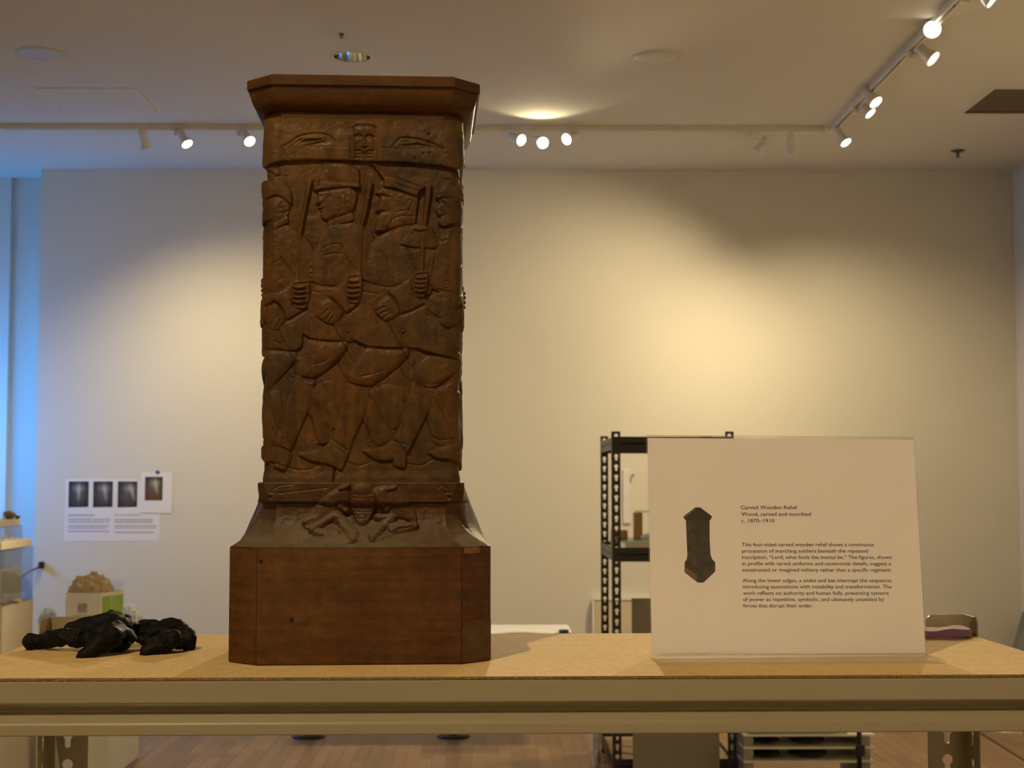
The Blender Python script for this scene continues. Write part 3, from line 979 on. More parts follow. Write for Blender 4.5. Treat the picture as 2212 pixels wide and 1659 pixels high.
# --- upper scabbards hanging from the hips over the coats
for (a, b, c, d) in (((592, 712), (602, 708), (643, 782), (632, 786)), ((711, 704), (722, 700), (766, 778), (756, 786)), ((829, 698), (840, 694), (890, 786), (880, 794))):
    g.raise_([a, b, c, d], 2.2, 0.8, 3, add=True, sharp=True)
    g.groove([d, a], 2.6, 1.3)
for (cx, cy) in ((598, 741), (745, 719), (863, 719)):
    g.lump(cx, cy, 5, 6, 2.5)
    t = [(cx + 4.5 * math.cos(q), cy + 5.5 * math.sin(q)) for q in np.linspace(0, 5.5, 9)]
    g.groove(t, 2.4, 1.1)
    g.groove([(cx - 10, cy + 3), (cx - 5, cy + 1)], 1.8, 1.0)
# hems
g.cut([(649, 726), (663, 735), (685, 738), (726, 741)], 4, 10, 1)
g.cut([(752, 736), (770, 745), (788, 752), (815, 754), (858, 755)], 5, 12, 1)
g.cut([(897, 757), (930, 767), (976, 777)], 5, 12, 1)
g.cut([(556, 759), (600, 761), (630, 762), (646, 752)], 3.5, 9, 1)
# --- torsos
g.raise_([(552, 500), (590, 498), (612, 490), (630, 502), (646, 513), (660, 527), (669, 543), (666, 565), (662, 600), (658, 622), (600, 645), (552, 650)], LV, 2.0, 7)
g.raise_([(702, 494), (684, 512), (671, 543), (663, 575), (661, 612), (680, 620), (714, 624), (745, 620), (776, 612), (783, 560), (800, 522), (790, 500), (757, 484)], LV + 1, 2.5, 8)
g.raise_([(800, 522), (815, 510), (838, 499), (866, 489), (893, 486), (925, 494), (938, 528), (930, 580), (922, 640), (880, 624), (820, 622), (778, 612), (782, 570), (790, 540)], LV + 2, 3.0, 9)
g.raise_([(944, 500), (966, 494), (1000, 492), (1000, 640), (975, 640), (922, 624), (928, 585), (930, 545), (938, 525)], LV + 1.5, 2.0, 7)
# belts
g.groove([(664, 614), (678, 620), (696, 623), (716, 623)], 3.2, 1.8); g.groove([(666, 634), (680, 636)], 1.6, 1.6)
g.groove([(777, 611), (798, 617), (821, 623), (841, 623), (858, 616)], 3.0, 1.9); g.groove([(777, 634), (808, 639)], 1.8, 1.6)
g.groove([(922, 618), (932, 626), (965, 633)], 2.6, 1.7)
g.groove([(562, 640), (578, 636), (596, 636)], 1.8, 1.6)
# sleeves: crease lines, pocket flaps, chest lines
g.groove([(600, 561), (616, 584), (632, 607)], 3.0, 2.0)
g.groove([(571, 565), (584, 556)], 2.4, 1.3); g.groove([(572, 583), (582, 574), (597, 566)], 2.6, 1.5)
g.groove([(728, 530), (738, 556), (760, 586)], 2.0, 1.8)
g.groove([(689, 540), (705, 533), (726, 531), (731, 540)], 2.2, 1.3)
g.groove([(692, 557), (710, 552), (730, 552)], 2.6, 1.3)
g.groove([(690, 541), (692, 557)], 0.8, 1.2)
for y in (577, 592, 602):
    g.lump(664, y, 3, 3, 2.5)
g.groove([(872, 540), (880, 560), (892, 585), (900, 590)], 2.4, 2.4)
g.groove([(779, 498), (790, 510), (798, 524)], 1.6, 1.5)
g.ridge([(931, 545), (926, 570), (921, 600)], 1.6, 1.6)
for i, y in enumerate(range(560, 626, 8)):
    g.groove([(958 + (i % 2) * 5 + i * -0.6, y), (964 + (i % 3) * 2 - i * 0.8, y + 3)], 2.2, 1.2)
    g.groove([(966 - i * 1.0, y - 2), (963 - i, y + 5)], 1.6, 1.0)
# collars
g.raise_([(573, 489), (590, 482), (612, 471), (614, 486), (592, 497), (576, 507)], 8.5, 1.2, 3)
g.raise_([(700, 481), (722, 472), (749, 461), (755, 478), (730, 486), (702, 496)], 6.0, 1.0, 3)
g.ridge([(701, 497), (728, 487), (757, 478)], 1.4, 1.2)
g.ridge([(800, 521), (815, 510), (838, 499), (866, 489)], 1.6, 1.4)
# --- swords carried upright
g.raise_([(655, 393), (666, 396), (655, 450), (643, 512), (640, 560), (638, 614), (629, 614), (632, 560), (635, 512), (646, 450)], 10.0, 1.6, 2.5)
g.cut([(665, 397), (654, 450), (643, 512)], 4.0, 12, -1)
g.raise_([(784, 399), (797, 402), (783, 468), (777, 490), (774, 540), (771, 600), (763, 600), (766, 540), (769, 490), (774, 468)], 11.5, 1.8, 2.5)
g.cut([(796, 403), (783, 468), (777, 488)], 4.0, 14, -1)
g.raise_([(912, 403), (925, 406), (914, 480), (911, 505), (909, 560), (907, 594), (897, 594), (900, 560), (902, 505), (905, 480)], 13.0, 1.8, 2.5)
# --- heads
# 1: helmet, face
g.raise_([(556, 436), (566, 437), (587, 429), (602, 433), (618, 447), (615, 463), (612, 471), (590, 486), (574, 493), (556, 490)], 9.0, 3.0, 6)
g.raise_([(556, 410), (567, 400), (577, 395), (591, 393), (605, 398), (615, 409), (620, 422), (622, 446), (611, 441), (601, 433), (587, 428), (567, 435), (556, 437)], 12.0, 3.0, 5)
g.groove([(606, 400), (613, 412), (617, 426), (620, 444)], 1.8, 1.3)
g.groove([(602, 441), (596, 447), (595, 455), (603, 454), (601, 463), (591, 468)], 3.0, 1.3)
g.groove([(604, 466), (614, 460)], 4.0, 2.6)
g.groove([(586, 336), (589, 365), (596, 380), (584, 385)], 2.2, 1.2)
g.groove([(584, 385), (597, 382)], 3.0, 1.8)
# 2: cap, band, peak, face
face2 = [(680, 417), (676, 421), (679, 428), (674, 441), (676, 445), (682, 448), (679, 453), (681, 457), (683, 460), (686, 464), (684, 471), (687, 477), (699, 481), (712, 476), (724, 470), (749, 461), (757, 450), (762, 420), (740, 406), (700, 410)]
g.raise_(face2, 11.0, 3.5, 5)
g.lump(692, 448, 9, 12, 1.5); g.lump(700, 430, 8, 4, -2.0, 0.2); g.groove([(684, 428), (696, 425), (704, 428)], 2.0, 1.4); g.lump(693, 429, 4, 2, 1.6)
g.groove([(678, 445), (685, 444), (690, 441)], 2.6, 1.3); g.groove([(680, 457), (687, 457), (692, 455)], 3.0, 1.5); g.lump(686, 466, 6, 4, 1.5)
g.groove([(728, 456), (722, 466), (708, 476), (697, 480)], 2.6, 1.6)
ear = [(727, 430), (735, 421), (748, 417), (752, 424), (748, 438), (738, 444), (728, 443)]
g.raise_(ear, 13.0, 2.2, 2.5); g.groove([(732, 421), (738, 426), (742, 422)], 2.2, 1.2); g.groove([(726, 430), (725, 437), (730, 443)], 3.0, 1.3); g.lump(740, 430, 4, 5, -2.5)
g.raise_([(688, 357), (713, 355), (741, 357), (757, 362), (766, 369), (767, 400), (752, 400), (720, 397), (681, 396), (681, 384), (685, 374)], 9.5, 2.6, 4)
g.raise_([(682, 396), (720, 397), (767, 401), (766, 410), (735, 408), (700, 412), (684, 414), (672, 417), (669, 414), (678, 406)], 12.5, 1.6, 2.5)
g.groove([(683, 397), (720, 399), (766, 403)], 1.8, 1.2)
g.cut([(670, 417), (690, 415), (715, 410), (738, 408)], 4.5, 8, 1)
g.ridge([(686, 360), (712, 356), (745, 359), (763, 368)], 1.6, 1.4)
g.ridge([(766, 404), (760, 432), (756, 456), (754, 470)], 2.2, 1.5)
# 3: bicorne, face with moustache and beard
face3 = [(820, 407), (809, 414), (802, 421), (813, 428), (811, 436), (806, 451), (803, 461), (812, 464), (808, 470), (804, 484), (802, 505), (821, 503), (838, 497), (862, 490), (888, 486), (892, 460), (894, 426), (860, 416)]
g.raise_(face3, 11.5, 3.5, 5)
g.groove([(802, 422), (814, 425), (832, 428)], 3.6, 2.2); g.lump(818, 430, 6, 3, -2.0)
g.raise_([(812, 432), (806, 451), (803, 461), (814, 459), (832, 457), (834, 452), (822, 440)], 14.0, 3.0, 4)
g.groove([(803, 462), (814, 461), (830, 460), (834, 456)], 3.4, 1.7); g.groove([(826, 446), (832, 451), (834, 457)], 2.4, 1.4)
g.raise_([(809, 468), (804, 483), (802, 505), (820, 504), (830, 495), (842, 476), (838, 464), (822, 464)], 13.5, 3.0, 5)
for i in range(7):
    g.groove([(812 + i * 3.4, 470 + (i % 2) * 2), (809 + i * 2.8, 482), (806 + i * 2.6, 497)], 1.5, 1.0)
g.groove([(801, 505), (820, 504), (830, 496)], 3.6, 1.7)
g.groove([(846, 462), (862, 458), (876, 459)], 2.2, 1.6); g.groove([(838, 478), (860, 470), (886, 470)], 1.4, 2.4)
g.raise_([(867, 432), (874, 428), (883, 430), (885, 438), (879, 447), (874, 456), (868, 452), (868, 442)], 14.0, 2.2, 2.5); g.lump(875, 435, 4, 4, -3.0); g.groove([(884, 436), (879, 447), (876, 456)], 2.4, 1.3)
g.raise_([(792, 354), (824, 368), (857, 385), (898, 401), (912, 405), (900, 414), (893, 427), (871, 420), (843, 410), (820, 407), (820, 391), (806, 373)], 14.5, 2.0, 3, sharp=True)
g.groove([(800, 362), (828, 381), (862, 393), (900, 408)], 2.2, 1.6)
g.cut([(824, 368), (857, 385), (898, 401)], -0.5, 6, 1)
g.ridge([(820, 391), (832, 389), (860, 401), (896, 410)], 1.6, 1.6)
g.ridge([(794, 355), (824, 369), (857, 386), (896, 401)], 1.6, 1.6)
g.cut([(793, 358), (806, 374), (819, 391)], 4.0, 12, 1)
g.cut([(820, 407), (843, 410), (871, 420), (892, 427)], 3.6, 7, 1)
# 4: tall fur cap, face
face4 = [(935, 432), (941, 439), (936, 446), (931, 456), (936, 463), (939, 468), (943, 473), (939, 482), (943, 489), (954, 492), (972, 483), (994, 478), (994, 425), (960, 424)]
g.raise_(face4, 11.5, 3.5, 5)
g.groove([(934, 437), (944, 434), (952, 441), (957, 446)], 2.8, 1.6); g.lump(948, 441, 6, 3, -1.6)
g.groove([(932, 459), (942, 455), (952, 460), (955, 466)], 2.8, 1.4); g.groove([(938, 470), (946, 469), (954, 466)], 3.0, 1.6); g.groove([(940, 490), (954, 493), (968, 487)], 3.2, 1.6)
g.raise_([(934, 424), (940, 413), (945, 402), (955, 394), (968, 391), (982, 396), (992, 410), (996, 440), (986, 434), (968, 431), (950, 430), (935, 432)], 14.0, 3.0, 5)
for i in range(26):
    a = (942 + (i * 37 % 45), 398 + (i * 23 % 30)); g.groove([a, (a[0] + 1, a[1] + 5)], 1.1, 1.1)
g.groove([(934, 425), (944, 421)], 3, 1.6); g.groove([(935, 433), (946, 430)], 3, 1.6)
g.groove([(955, 386), (964, 388)], 4.0, 2.4); g.groove([(972, 358), (972, 384)], 1.6, 1.2)
g.groove([(954, 497), (957, 512), (953, 520)], 2, 1.4); g.lump(957, 515, 5, 5, 2.5); g.groove([(943, 522), (950, 524), (957, 520)], 2.4, 1.6)
# epaulette with fringe
g.raise_([(883, 497), (900, 493), (918, 494), (927, 502), (934, 515), (940, 528), (931, 539), (902, 538), (878, 537), (858, 532), (868, 518), (876, 506)], 12.5, 2.0, 3)
g.raise_([(882, 497), (900, 492), (918, 494), (914, 500), (900, 502), (886, 500)], 14.5, 1.5, 2)
g.groove([(883, 500), (900, 503), (915, 501)], 2.4, 1.3)
for i in range(13):
    t = i / 12
    g.groove([(884 + 34 * t, 504), (871 + 58 * t, 519), (862 + 73 * t, 532 + 3 * math.sin(t * 3))], 2.0, 1.1)
g.cut([(858, 532), (878, 537), (902, 539), (931, 540)], 3.5, 8, 1)
g.raise_([(911, 505), (902, 505), (901, 540), (898, 594), (907, 594), (909, 540)], 14.5, 1.2, 2.0, sharp=True)
# --- arms with cuffs and hands
def fist(x0, y0, x1, y1, lv, flip=0):
    w, h = x1 - x0, y1 - y0
    g.raise_([(x0 - 4, y0 + h * 0.25), (x0 + w * 0.15, y0 - 5), (x1 - 2, y0 - 7), (x1, y0 + 4), (x1, y0 + h * 0.5), (x1 - w * 0.25, y1 + 4), (x0 + w * 0.25, y1 + 5), (x0 - 3, y0 + h * 0.7)], lv, 2.5, 4)
    g.groove([(x1 - 1, y0 - 1), (x0 + w * 0.30, y0 + 1), (x0 + 2, y0 + h * 0.15), (x0, y0 + h * 0.5), (x0 + w * 0.12, y0 + h * 0.86), (x0 + w * 0.3, y1 - 1), (x1 - w * 0.3, y1)], 4.0, 1.7)
    for i in range(4):
        yy = y0 + h * (0.16 + 0.215 * i)
        g.ridge([(x0 + 5, yy + 1), (x0 + w * 0.4, yy + 2.2), (x1 - w * 0.3, yy)], 3.4, 3.0)
        g.groove([(x0 + 3, yy + h * 0.105), (x0 + w * 0.4, yy + h * 0.13), (x1 - w * 0.24, yy + h * 0.105)], 3.4, 1.5)
    g.ridge([(x1 - w * 0.12, y0 + 4), (x1 - w * 0.08, y0 + h * 0.3), (x1 - w * 0.18, y0 + h * 0.42)], 3.0, 3.2)
g.raise_([(552, 648), (580, 640), (604, 633), (622, 622), (624, 660), (640, 672), (655, 668), (634, 684), (612, 695), (606, 678), (596, 664), (586, 656), (552, 668)], 10.5, 2.0, 5)
g.raise_([(703, 645), (718, 628), (737, 612), (740, 640), (748, 662), (768, 656), (755, 670), (739, 681), (730, 669), (717, 655)], 11.5, 2.0, 5)
g.raise_([(832, 637), (853, 621), (877, 607), (884, 630), (888, 646), (909, 658), (884, 672), (858, 681), (853, 664), (845, 650)], 12.0, 2.0, 5, sharp=True)
g.cut([(655, 669), (634, 684), (612, 696)], 4.5, 11, -1)
g.cut([(768, 656), (756, 670), (739, 681)], 4.5, 11, -1)
g.cut([(909, 659), (884, 672), (858, 682)], 4.5, 11, -1)
fist(624, 617, 663, 666, 14.0)
fist(741, 602, 775, 654, 14.5)
fist(887, 595, 918, 640, 15.5)
def hand(poly, lv, grooves):
    g.raise_(poly, lv, 3.0, 5)
    for q in grooves:
        g.groove(q, 3.2, 1.5)
hand([(573, 675), (582, 662), (589, 659), (602, 673), (610, 691), (599, 711), (590, 718), (578, 712), (571, 694)], 12.5, [[(584, 682), (578, 694), (575, 706)], [(592, 688), (586, 700), (582, 712)], [(600, 694), (594, 706), (590, 714)]])
hand([(676, 675), (685, 660), (698, 653), (708, 651), (722, 663), (735, 679), (728, 693), (712, 705), (697, 702), (685, 694), (676, 687)], 13.0, [[(701, 673), (692, 682), (684, 689)], [(708, 680), (701, 689), (695, 695)], [(715, 685), (709, 693), (703, 699)], [(676, 688), (697, 703), (712, 706)]])
hand([(803, 667), (811, 656), (824, 647), (835, 643), (847, 656), (854, 673), (855, 680), (841, 693), (826, 698), (817, 693), (806, 683), (802, 674)], 13.5, [[(805, 676), (815, 670), (824, 667)], [(810, 686), (820, 679), (831, 675)], [(818, 693), (828, 685), (838, 681)], [(806, 684), (817, 694), (826, 699)]])
for q in ([(586, 655), (597, 665), (605, 677), (611, 693)], [(702, 645), (717, 656), (728, 667), (738, 680)], [(832, 637), (845, 650), (853, 664), (857, 681)]):
    g.groove(q, 4.0, 1.7)
# 4: gauntlet
g.raise_([(913, 672), (918, 653), (924, 645), (948, 649), (966, 650), (978, 670), (985, 692), (979, 700), (960, 712), (947, 703), (943, 692), (933, 686), (918, 682)], 13.0, 2.6, 4)
g.groove([(966, 650), (977, 670), (985, 694)], 3.6, 1.8); g.groove([(946, 704), (960, 713), (980, 702)], 3.4, 1.6); g.groove([(914, 673), (934, 687), (944, 692)], 2.6, 1.5)
g.groove([(934, 660), (940, 672), (938, 684)], 2.4, 1.5); g.groove([(944, 656), (948, 668), (944, 680)], 2.0, 1.5); g.groove([(926, 652), (924, 668)], 1.6, 1.4)
g.ridge([(918, 655), (913, 690), (905, 730), (898, 755)], 1.8, 1.5)
# shading folds in cloth
for q in ([(700, 600), (702, 560)], [(830, 560), (834, 600)], [(870, 700), (866, 740)], [(800, 690), (798, 730)], [(938, 710), (936, 755)], [(960, 720), (962, 765)], [(690, 700), (688, 728)]):
    g.groove(q, 0.9, 4.0)
# crack near the foot
g.groove([(718, 1012), (717, 1025), (715, 1045)], 9.0, 1.9)
# --- frieze above the procession
fr_line = [(540, 384), (556, 368), (572, 362), (600, 354), (650, 350), (700, 350), (760, 351), (800, 352), (850, 353), (900, 356), (945, 360), (972, 366), (990, 378), (1015, 402)]
X, Y = g.X, g.Y
fx = np.array([p[0] for p in fr_line]); fy = np.array([p[1] for p in fr_line])
yl = np.interp(X, fx, fy)
RF = Relief(530, 1030, 255, 1045)
RF.H[:] = 12.0 - 3.5 * np.exp(-np.maximum(yl - Y, 0) / 3.0)
RF.H -= 3.0 * np.exp(-((Y - 270) / 30.0) ** 2)
q = RF
q.cut([(690, 321), (720, 322), (747, 323)], -2.0, 12, 1); q.groove([(660, 320), (690, 320), (720, 322), (747, 323)], 1.8, 1.3)
q.groove([(812, 322), (850, 323), (900, 324)], 1.6, 1.3)
# left: stretched hand in an eye-shaped hollow
q.lump(672, 308, 38, 13, -5.0, 0.05)
q.groove([(606, 320), (622, 309), (634, 300), (655, 294), (680, 292), (700, 297), (714, 308)], 3.6, 2.0)
q.capsule((612, 322), (638, 303), 2.5, 3.5, 13.5); q.capsule((638, 303), (690, 301), 3.5, 5.5, 13.0); q.capsule((622, 322), (646, 306), 2.5, 3.0, 12.5)
q.capsule((646, 317), (668, 311), 4.0, 3.5, 13.0); q.capsule((668, 311), (690, 306), 3.0, 3.5, 12.5); q.groove([(640, 310), (660, 306), (684, 306)], 3.0, 1.5)
q.groove([(598, 324), (606, 336), (615, 349)], 2.0, 1.4); q.groove([(590, 326), (600, 338), (606, 340)], 1.6, 1.2); q.groove([(578, 345), (586, 336)], 1.8, 1.3); q.groove([(592, 304), (600, 312)], 1.4, 1.2)
# right: the other hollow
q.lump(885, 312, 44, 10, -5.0, 0.12)
q.groove([(838, 320), (846, 308), (858, 299), (880, 300), (905, 304), (930, 313), (948, 322)], 3.6, 2.0)
q.capsule((850, 314), (900, 307), 3.5, 4.0, 12.0); q.capsule((896, 309), (940, 321), 4.0, 2.0, 12.0); q.groove([(896, 305), (915, 311), (940, 322)], 3.2, 1.6); q.groove([(868, 316), (890, 320), (905, 320)], 2.4, 1.6)
for (cx, cy) in ((918, 291), (906, 333), (920, 332), (888, 345), (979, 286)):
    q.lump(cx, cy, 3, 3, -4.5)
q.groove([(940, 346), (950, 334), (962, 330)], 1.6, 1.3); q.groove([(946, 276), (954, 290)], 1.4, 1.5)
# centre: long face
q.raise_([(752, 272), (760, 265), (780, 263), (798, 267), (808, 285), (811, 305), (810, 322), (806, 350), (748, 350), (746, 322), (746, 305), (748, 285)], 10.5, 1.5, 3)
q.raise_([(756, 276), (776, 272), (796, 276), (801, 296), (800, 318), (793, 330), (776, 333), (760, 330), (753, 318), (752, 296)], 15.5, 4.5, 6)
q.raise_([(751, 274), (760, 265), (780, 262), (798, 266), (803, 276), (790, 273), (777, 275), (762, 273), (753, 280)], 16.0, 2.5, 3)
q.groove([(755, 299), (764, 295), (773, 298)], 5.0, 2.4); q.groove([(780, 298), (789, 295), (798, 299)], 5.0, 2.4)
q.ridge([(776, 298), (776, 308), (777, 318)], 4.0, 3.0); q.groove([(770, 322), (777, 324), (784, 322)], 4.0, 1.8)
q.lump(762, 309, 6, 8, 1.6); q.lump(791, 309, 6, 8, 1.6); q.lump(776, 284, 14, 6, 2.0)
for (x0, x1) in ((757, 770), (783, 797)):
    for yy in (329, 336, 343):
        q.groove([(x0, yy), (x1, yy)], 3.2, 1.3)
    q.groove([(x0, 329), (x0, 344)], 2.4, 1.2)
q.groove([(750, 326), (750, 349)], 2.0, 1.2); q.groove([(776, 328), (776, 349)], 2.4, 1.4); q.groove([(806, 326), (806, 349)], 2.0, 1.2)
step = np.clip((yl - Y) / 1.4 + 0.5, 0, 1)
# soft hollow right below the overhanging band
g.H -= 2.5 * np.exp(-np.maximum(Y - yl, 0) / 5.0)
g.H[:] = g.H * (1 - step) + q.H * step
# plain foot strip below the boots
foot = np.clip((g.Y - 1018) / 14.0, 0, 1)
g.H[:] = g.H * (1 - foot * 0.0) + 3.0 * foot
# hand-cut surface: shallow gouge facets
rng = np.random.default_rng(3)
def vnoise(shape, cell, rng):
    h, w = shape[0] // cell + 3, shape[1] // cell + 3
    G = rng.standard_normal((h, w))
    yy = np.arange(shape[0]) / cell; xx = np.arange(shape[1]) / cell
    iy = yy.astype(int); ix = xx.astype(int)
    fy_ = yy - iy; fx_ = xx - ix
    fy_ = fy_ * fy_ * (3 - 2 * fy_); fx_ = fx_ * fx_ * (3 - 2 * fx_)
    A = G[np.ix_(iy, ix)]; B = G[np.ix_(iy, ix + 1)]; C_ = G[np.ix_(iy + 1, ix)]; D = G[np.ix_(iy + 1, ix + 1)]
    return (A * (1 - fx_) + B * fx_) * (1 - fy_[:, None]) + (C_ * (1 - fx_) + D * fx_) * fy_[:, None]
g.H += 0.45 * vnoise(g.H.shape, 14, rng) + 0.25 * vnoise(g.H.shape, 5, rng)
# light smoothing keeps the knife edges but removes stair steps
def blur(H):
    P = np.pad(H, 1, mode='edge')
    return (P[1:-1, 1:-1] * 4 + P[:-2, 1:-1] * 2 + P[2:, 1:-1] * 2 + P[1:-1, :-2] * 2 + P[1:-1, 2:] * 2 + P[:-2, :-2] + P[:-2, 2:] + P[2:, :-2] + P[2:, 2:]) / 16.0
g.H = blur(g.H)
RELF = 0.9
HF = g.H * RELF

def sample(H, x0, y0, U, V):
    U = np.clip(U - x0, 0, H.shape[1] - 1.001); V = np.clip(V - y0, 0, H.shape[0] - 1.001)
    i = V.astype(int); j = U.astype(int); fy_ = V - i; fx_ = U - j
    return (H[i, j] * (1 - fx_) + H[i, j + 1] * fx_) * (1 - fy_) + (H[i + 1, j] * (1 - fx_) + H[i + 1, j + 1] * fx_) * fy_

# ---- shaft mesh: rounded square wrapped with the relief on all four sides
HS = 0.0995 - 0.0030              # half width of the ground
RC = 0.013
YSH = PY - HS
v_top, v_bot = 258.0, 1043.0
z_top, z_bot = zl(v_top, YSH), zl(v_bot, YSH)
UC = 775.0
flat = HS - RC
arc = RC * math.pi / 2
side_len = 2 * flat + arc          # perimeter of one side incl. one corner
def grid_side(nf, na):
    """points along one side (front): s measured from the middle of the face"""
    a = np.linspace(-flat, flat, nf)
    b = flat + arc * np.linspace(0, 1, na + 2)[1:-1]
    return np.concatenate([a, b])
per = []
for side in range(4):
    s = grid_side(420 if side == 0 else 150, 24 if side in (0, 3) else 14)
    for t in s:
        if t <= flat + 1e-9:
            p = (t, -HS); n = (0, -1)
        else:
            th = (t - flat) / RC
            p = (flat + RC * math.sin(th), -flat - RC * math.cos(th)); n = (math.sin(th), -math.cos(th))
        c, si = [(1, 0), (0, 1), (-1, 0), (0, -1)][side]
        per.append((side, t, p[0] * c - p[1] * si, p[0] * si + p[1] * c, n[0] * c - n[1] * si, n[0] * si + n[1] * c))
per = np.array(per)
rows = np.linspace(v_top, v_bot, 786)
uu = UC + per[:, 1] / K
# corner stretch: beyond the flat the pattern continues round the corner
half = side_len / 2 / K
mirror = per[:, 0] % 2 == 1
U0 = np.where(mirror, 1 * UC - (uu - UC) * 1.0, uu)
wrap = uu > UC + (flat + arc / 2) / K
U1 = UC + (per[:, 1] - side_len) / K           # same point read from the next side's left edge
UUm, VVm = np.meshgrid(uu, rows)
UW, _ = np.meshgrid(U1, rows)
Hs = sample(HF, g.x0, g.y0, UUm, VVm)
Hw = sample(HF, g.x0, g.y0, UW, VVm)
tt = np.clip((per[:, 1] - flat) / arc, 0, 1)
tt = tt * tt * (3 - 2 * tt)
disp = (Hs * (1 - tt) + Hw * tt) * K
# stagger the relief a little on the side faces so the procession continues
zz = z_top + (rows - v_top) / (v_bot - v_top) * (z_bot - z_top)
XX = per[:, 2][None, :] + per[:, 4][None, :] * disp
YY = per[:, 3][None, :] + per[:, 5][None, :] * disp
ZZ = np.repeat(zz[:, None], XX.shape[1], 1)
nr, nc = XX.shape
co = np.stack([XX, YY, ZZ], -1).reshape(-1, 3)
ii = np.arange(nr - 1)[:, None] * nc + np.arange(nc)[None, :]
jj = np.arange(nr - 1)[:, None] * nc + (np.arange(nc)[None, :] + 1) % nc
quads = np.stack([ii, ii + nc, jj + nc, jj], -1).reshape(-1, 4)
def fast_mesh(name, co, quads, m, parent):
    me = bpy.data.meshes.new(name)
    me.vertices.add(len(co)); me.vertices.foreach_set('co', co.astype(np.float32).ravel())
    me.loops.add(len(quads) * 4); me.loops.foreach_set('vertex_index', quads.astype(np.int32).ravel())
    me.polygons.add(len(quads))
    me.polygons.foreach_set('loop_start', np.arange(0, len(quads) * 4, 4, dtype=np.int32))
    me.polygons.foreach_set('loop_total', np.full(len(quads), 4, dtype=np.int32))
    me.polygons.foreach_set('use_smooth', np.ones(len(quads), bool))
    me.update(calc_edges=True); me.validate()
    return link_mesh(name, me, m, parent)
sh = fast_mesh('relief_shaft', co, quads, wood_shaft, pil)

# ---- cap: necking fillet, cornice and top slab
hwC, chC = 0.1168, 0.0258
zc = [zl(v, YCAP) for v in (163, 187)]
kC = 0.000453
def czr(v): return zl(v, YCAP + 0.004)
slab = [(zc[1], hwC - 0.0012, chC), (zc[1] + 0.001, hwC, chC), (zc[0] - 0.0015, hwC, chC), (zc[0], hwC - 0.0015, chC)]
loft('top_slab', slab, wood_cap, pil)
cor = []
pr = [(187, 2), (188, 6.0), (200, 7.0), (212, 10), (222, 14), (231, 20), (238, 27), (243, 34), (245.5, 38)]
for (v, ins) in pr[::-1]:
    cor.append((zl(v, YCAP + ins * kC), hwC - ins * kC, chC - ins * kC * 0.42))
loft('cornice', cor, wood_cap, pil, 30)
fil = [(zl(258, YCAP + 38 * kC), hwC - 37 * kC, chC - 14 * kC), (zl(257, YCAP + 38 * kC), hwC - 36 * kC, chC - 14 * kC), (zl(246.5, YCAP + 38 * kC), hwC - 36 * kC, chC - 14 * kC), (zl(245, YCAP + 38 * kC), hwC - 38 * kC, chC - 15 * kC)]
loft('neck_fillet', fil, wood_cap, pil)

# ---- base moulding with the frog
FRG = Relief(560, 980, 1036, 1188)
f_ = FRG
def H0(): return f_.H
f_.raise_([(644, 1136), (650, 1118), (672, 1090), (700, 1066), (722, 1054), (742, 1050), (750, 1075), (748, 1108), (718, 1116), (692, 1126), (668, 1142), (652, 1144)], 15, 10, 10)
f_.raise_([(792, 1060), (820, 1050), (852, 1056), (874, 1078), (888, 1108), (890, 1134), (862, 1122), (836, 1116), (806, 1110), (796, 1090)], 16, 10, 10)
f_.raise_([(676, 1152), (715, 1122), (770, 1112), (832, 1116), (872, 1140), (800, 1172), (730, 1172)], 9, 6, 9)
f_.raise_([(748, 1062), (756, 1047), (772, 1042), (788, 1047), (796, 1064), (800, 1090), (792, 1118), (780, 1136), (766, 1138), (756, 1122), (746, 1092)], 23, 10, 11)
f_.capsule((714, 1112), (664, 1147), 12, 8, 19); f_.capsule((716, 1116), (754, 1159), 15, 14, 20)
f_.capsule((834, 1122), (794, 1163), 14, 10, 20); f_.capsule((804, 1120), (838, 1119), 10, 11, 19); f_.capsule((836, 1142), (886, 1138), 13, 9, 17)
f_.capsule((672, 1150), (720, 1152), 8, 9, 14); f_.capsule((722, 1092), (736, 1104), 11, 9, 20); f_.capsule((802, 1068), (824, 1100), 13, 11, 21)
f_.capsule((650, 1130), (664, 1120), 8, 10, 14)
f_.capsule((726, 1056), (740, 1050), 6, 6, 17); f_.capsule((826, 1058), (842, 1054), 6, 6, 17)
for yy in range(1066, 1130, 8):
    f_.groove([(752, yy), (772, yy + 2), (794, yy)], 1.6, 2.0)
f_.lump(762, 1120, 3, 3, -4); f_.lump(780, 1120, 3, 3, -4)
for i in range(5):
    f_.groove([(648 + i * 4, 1140), (654 + i * 4, 1128)], 3, 1.4)
    f_.groove([(704 + i * 5, 1072), (712 + i * 4, 1086)], 2.4, 1.5)
    f_.groove([(842 + i * 9, 1152 - i * 2), (856 + i * 7, 1146 - i)], 2.5, 1.4)
f_.groove([(748, 1070), (744, 1100), (756, 1130)], 4, 2.4); f_.groove([(798, 1066), (802, 1096), (790, 1126)], 4, 2.4)
f_.groove([(716, 1086), (726, 1082), (740, 1084)], 4, 2); f_.groove([(714, 1104), (726, 1114), (738, 1112)], 4, 2); f_.groove([(806, 1108), (822, 1110), (834, 1104)], 4, 2)
f_.groove([(640, 1174), (680, 1171), (720, 1176)], 4, 1.6); f_.groove([(664, 1163), (676, 1160), (690, 1164)], 3, 1.6); f_.groove([(700, 1178), (740, 1177), (776, 1170)], 4.5, 1.7)
f_.groove([(820, 1168), (860, 1170), (910, 1172)], 3, 2)
f_.raise_([(646, 1168), (690, 1158), (740, 1162), (770, 1170), (740, 1178), (680, 1176)], 3.5, 2, 4, add=True)
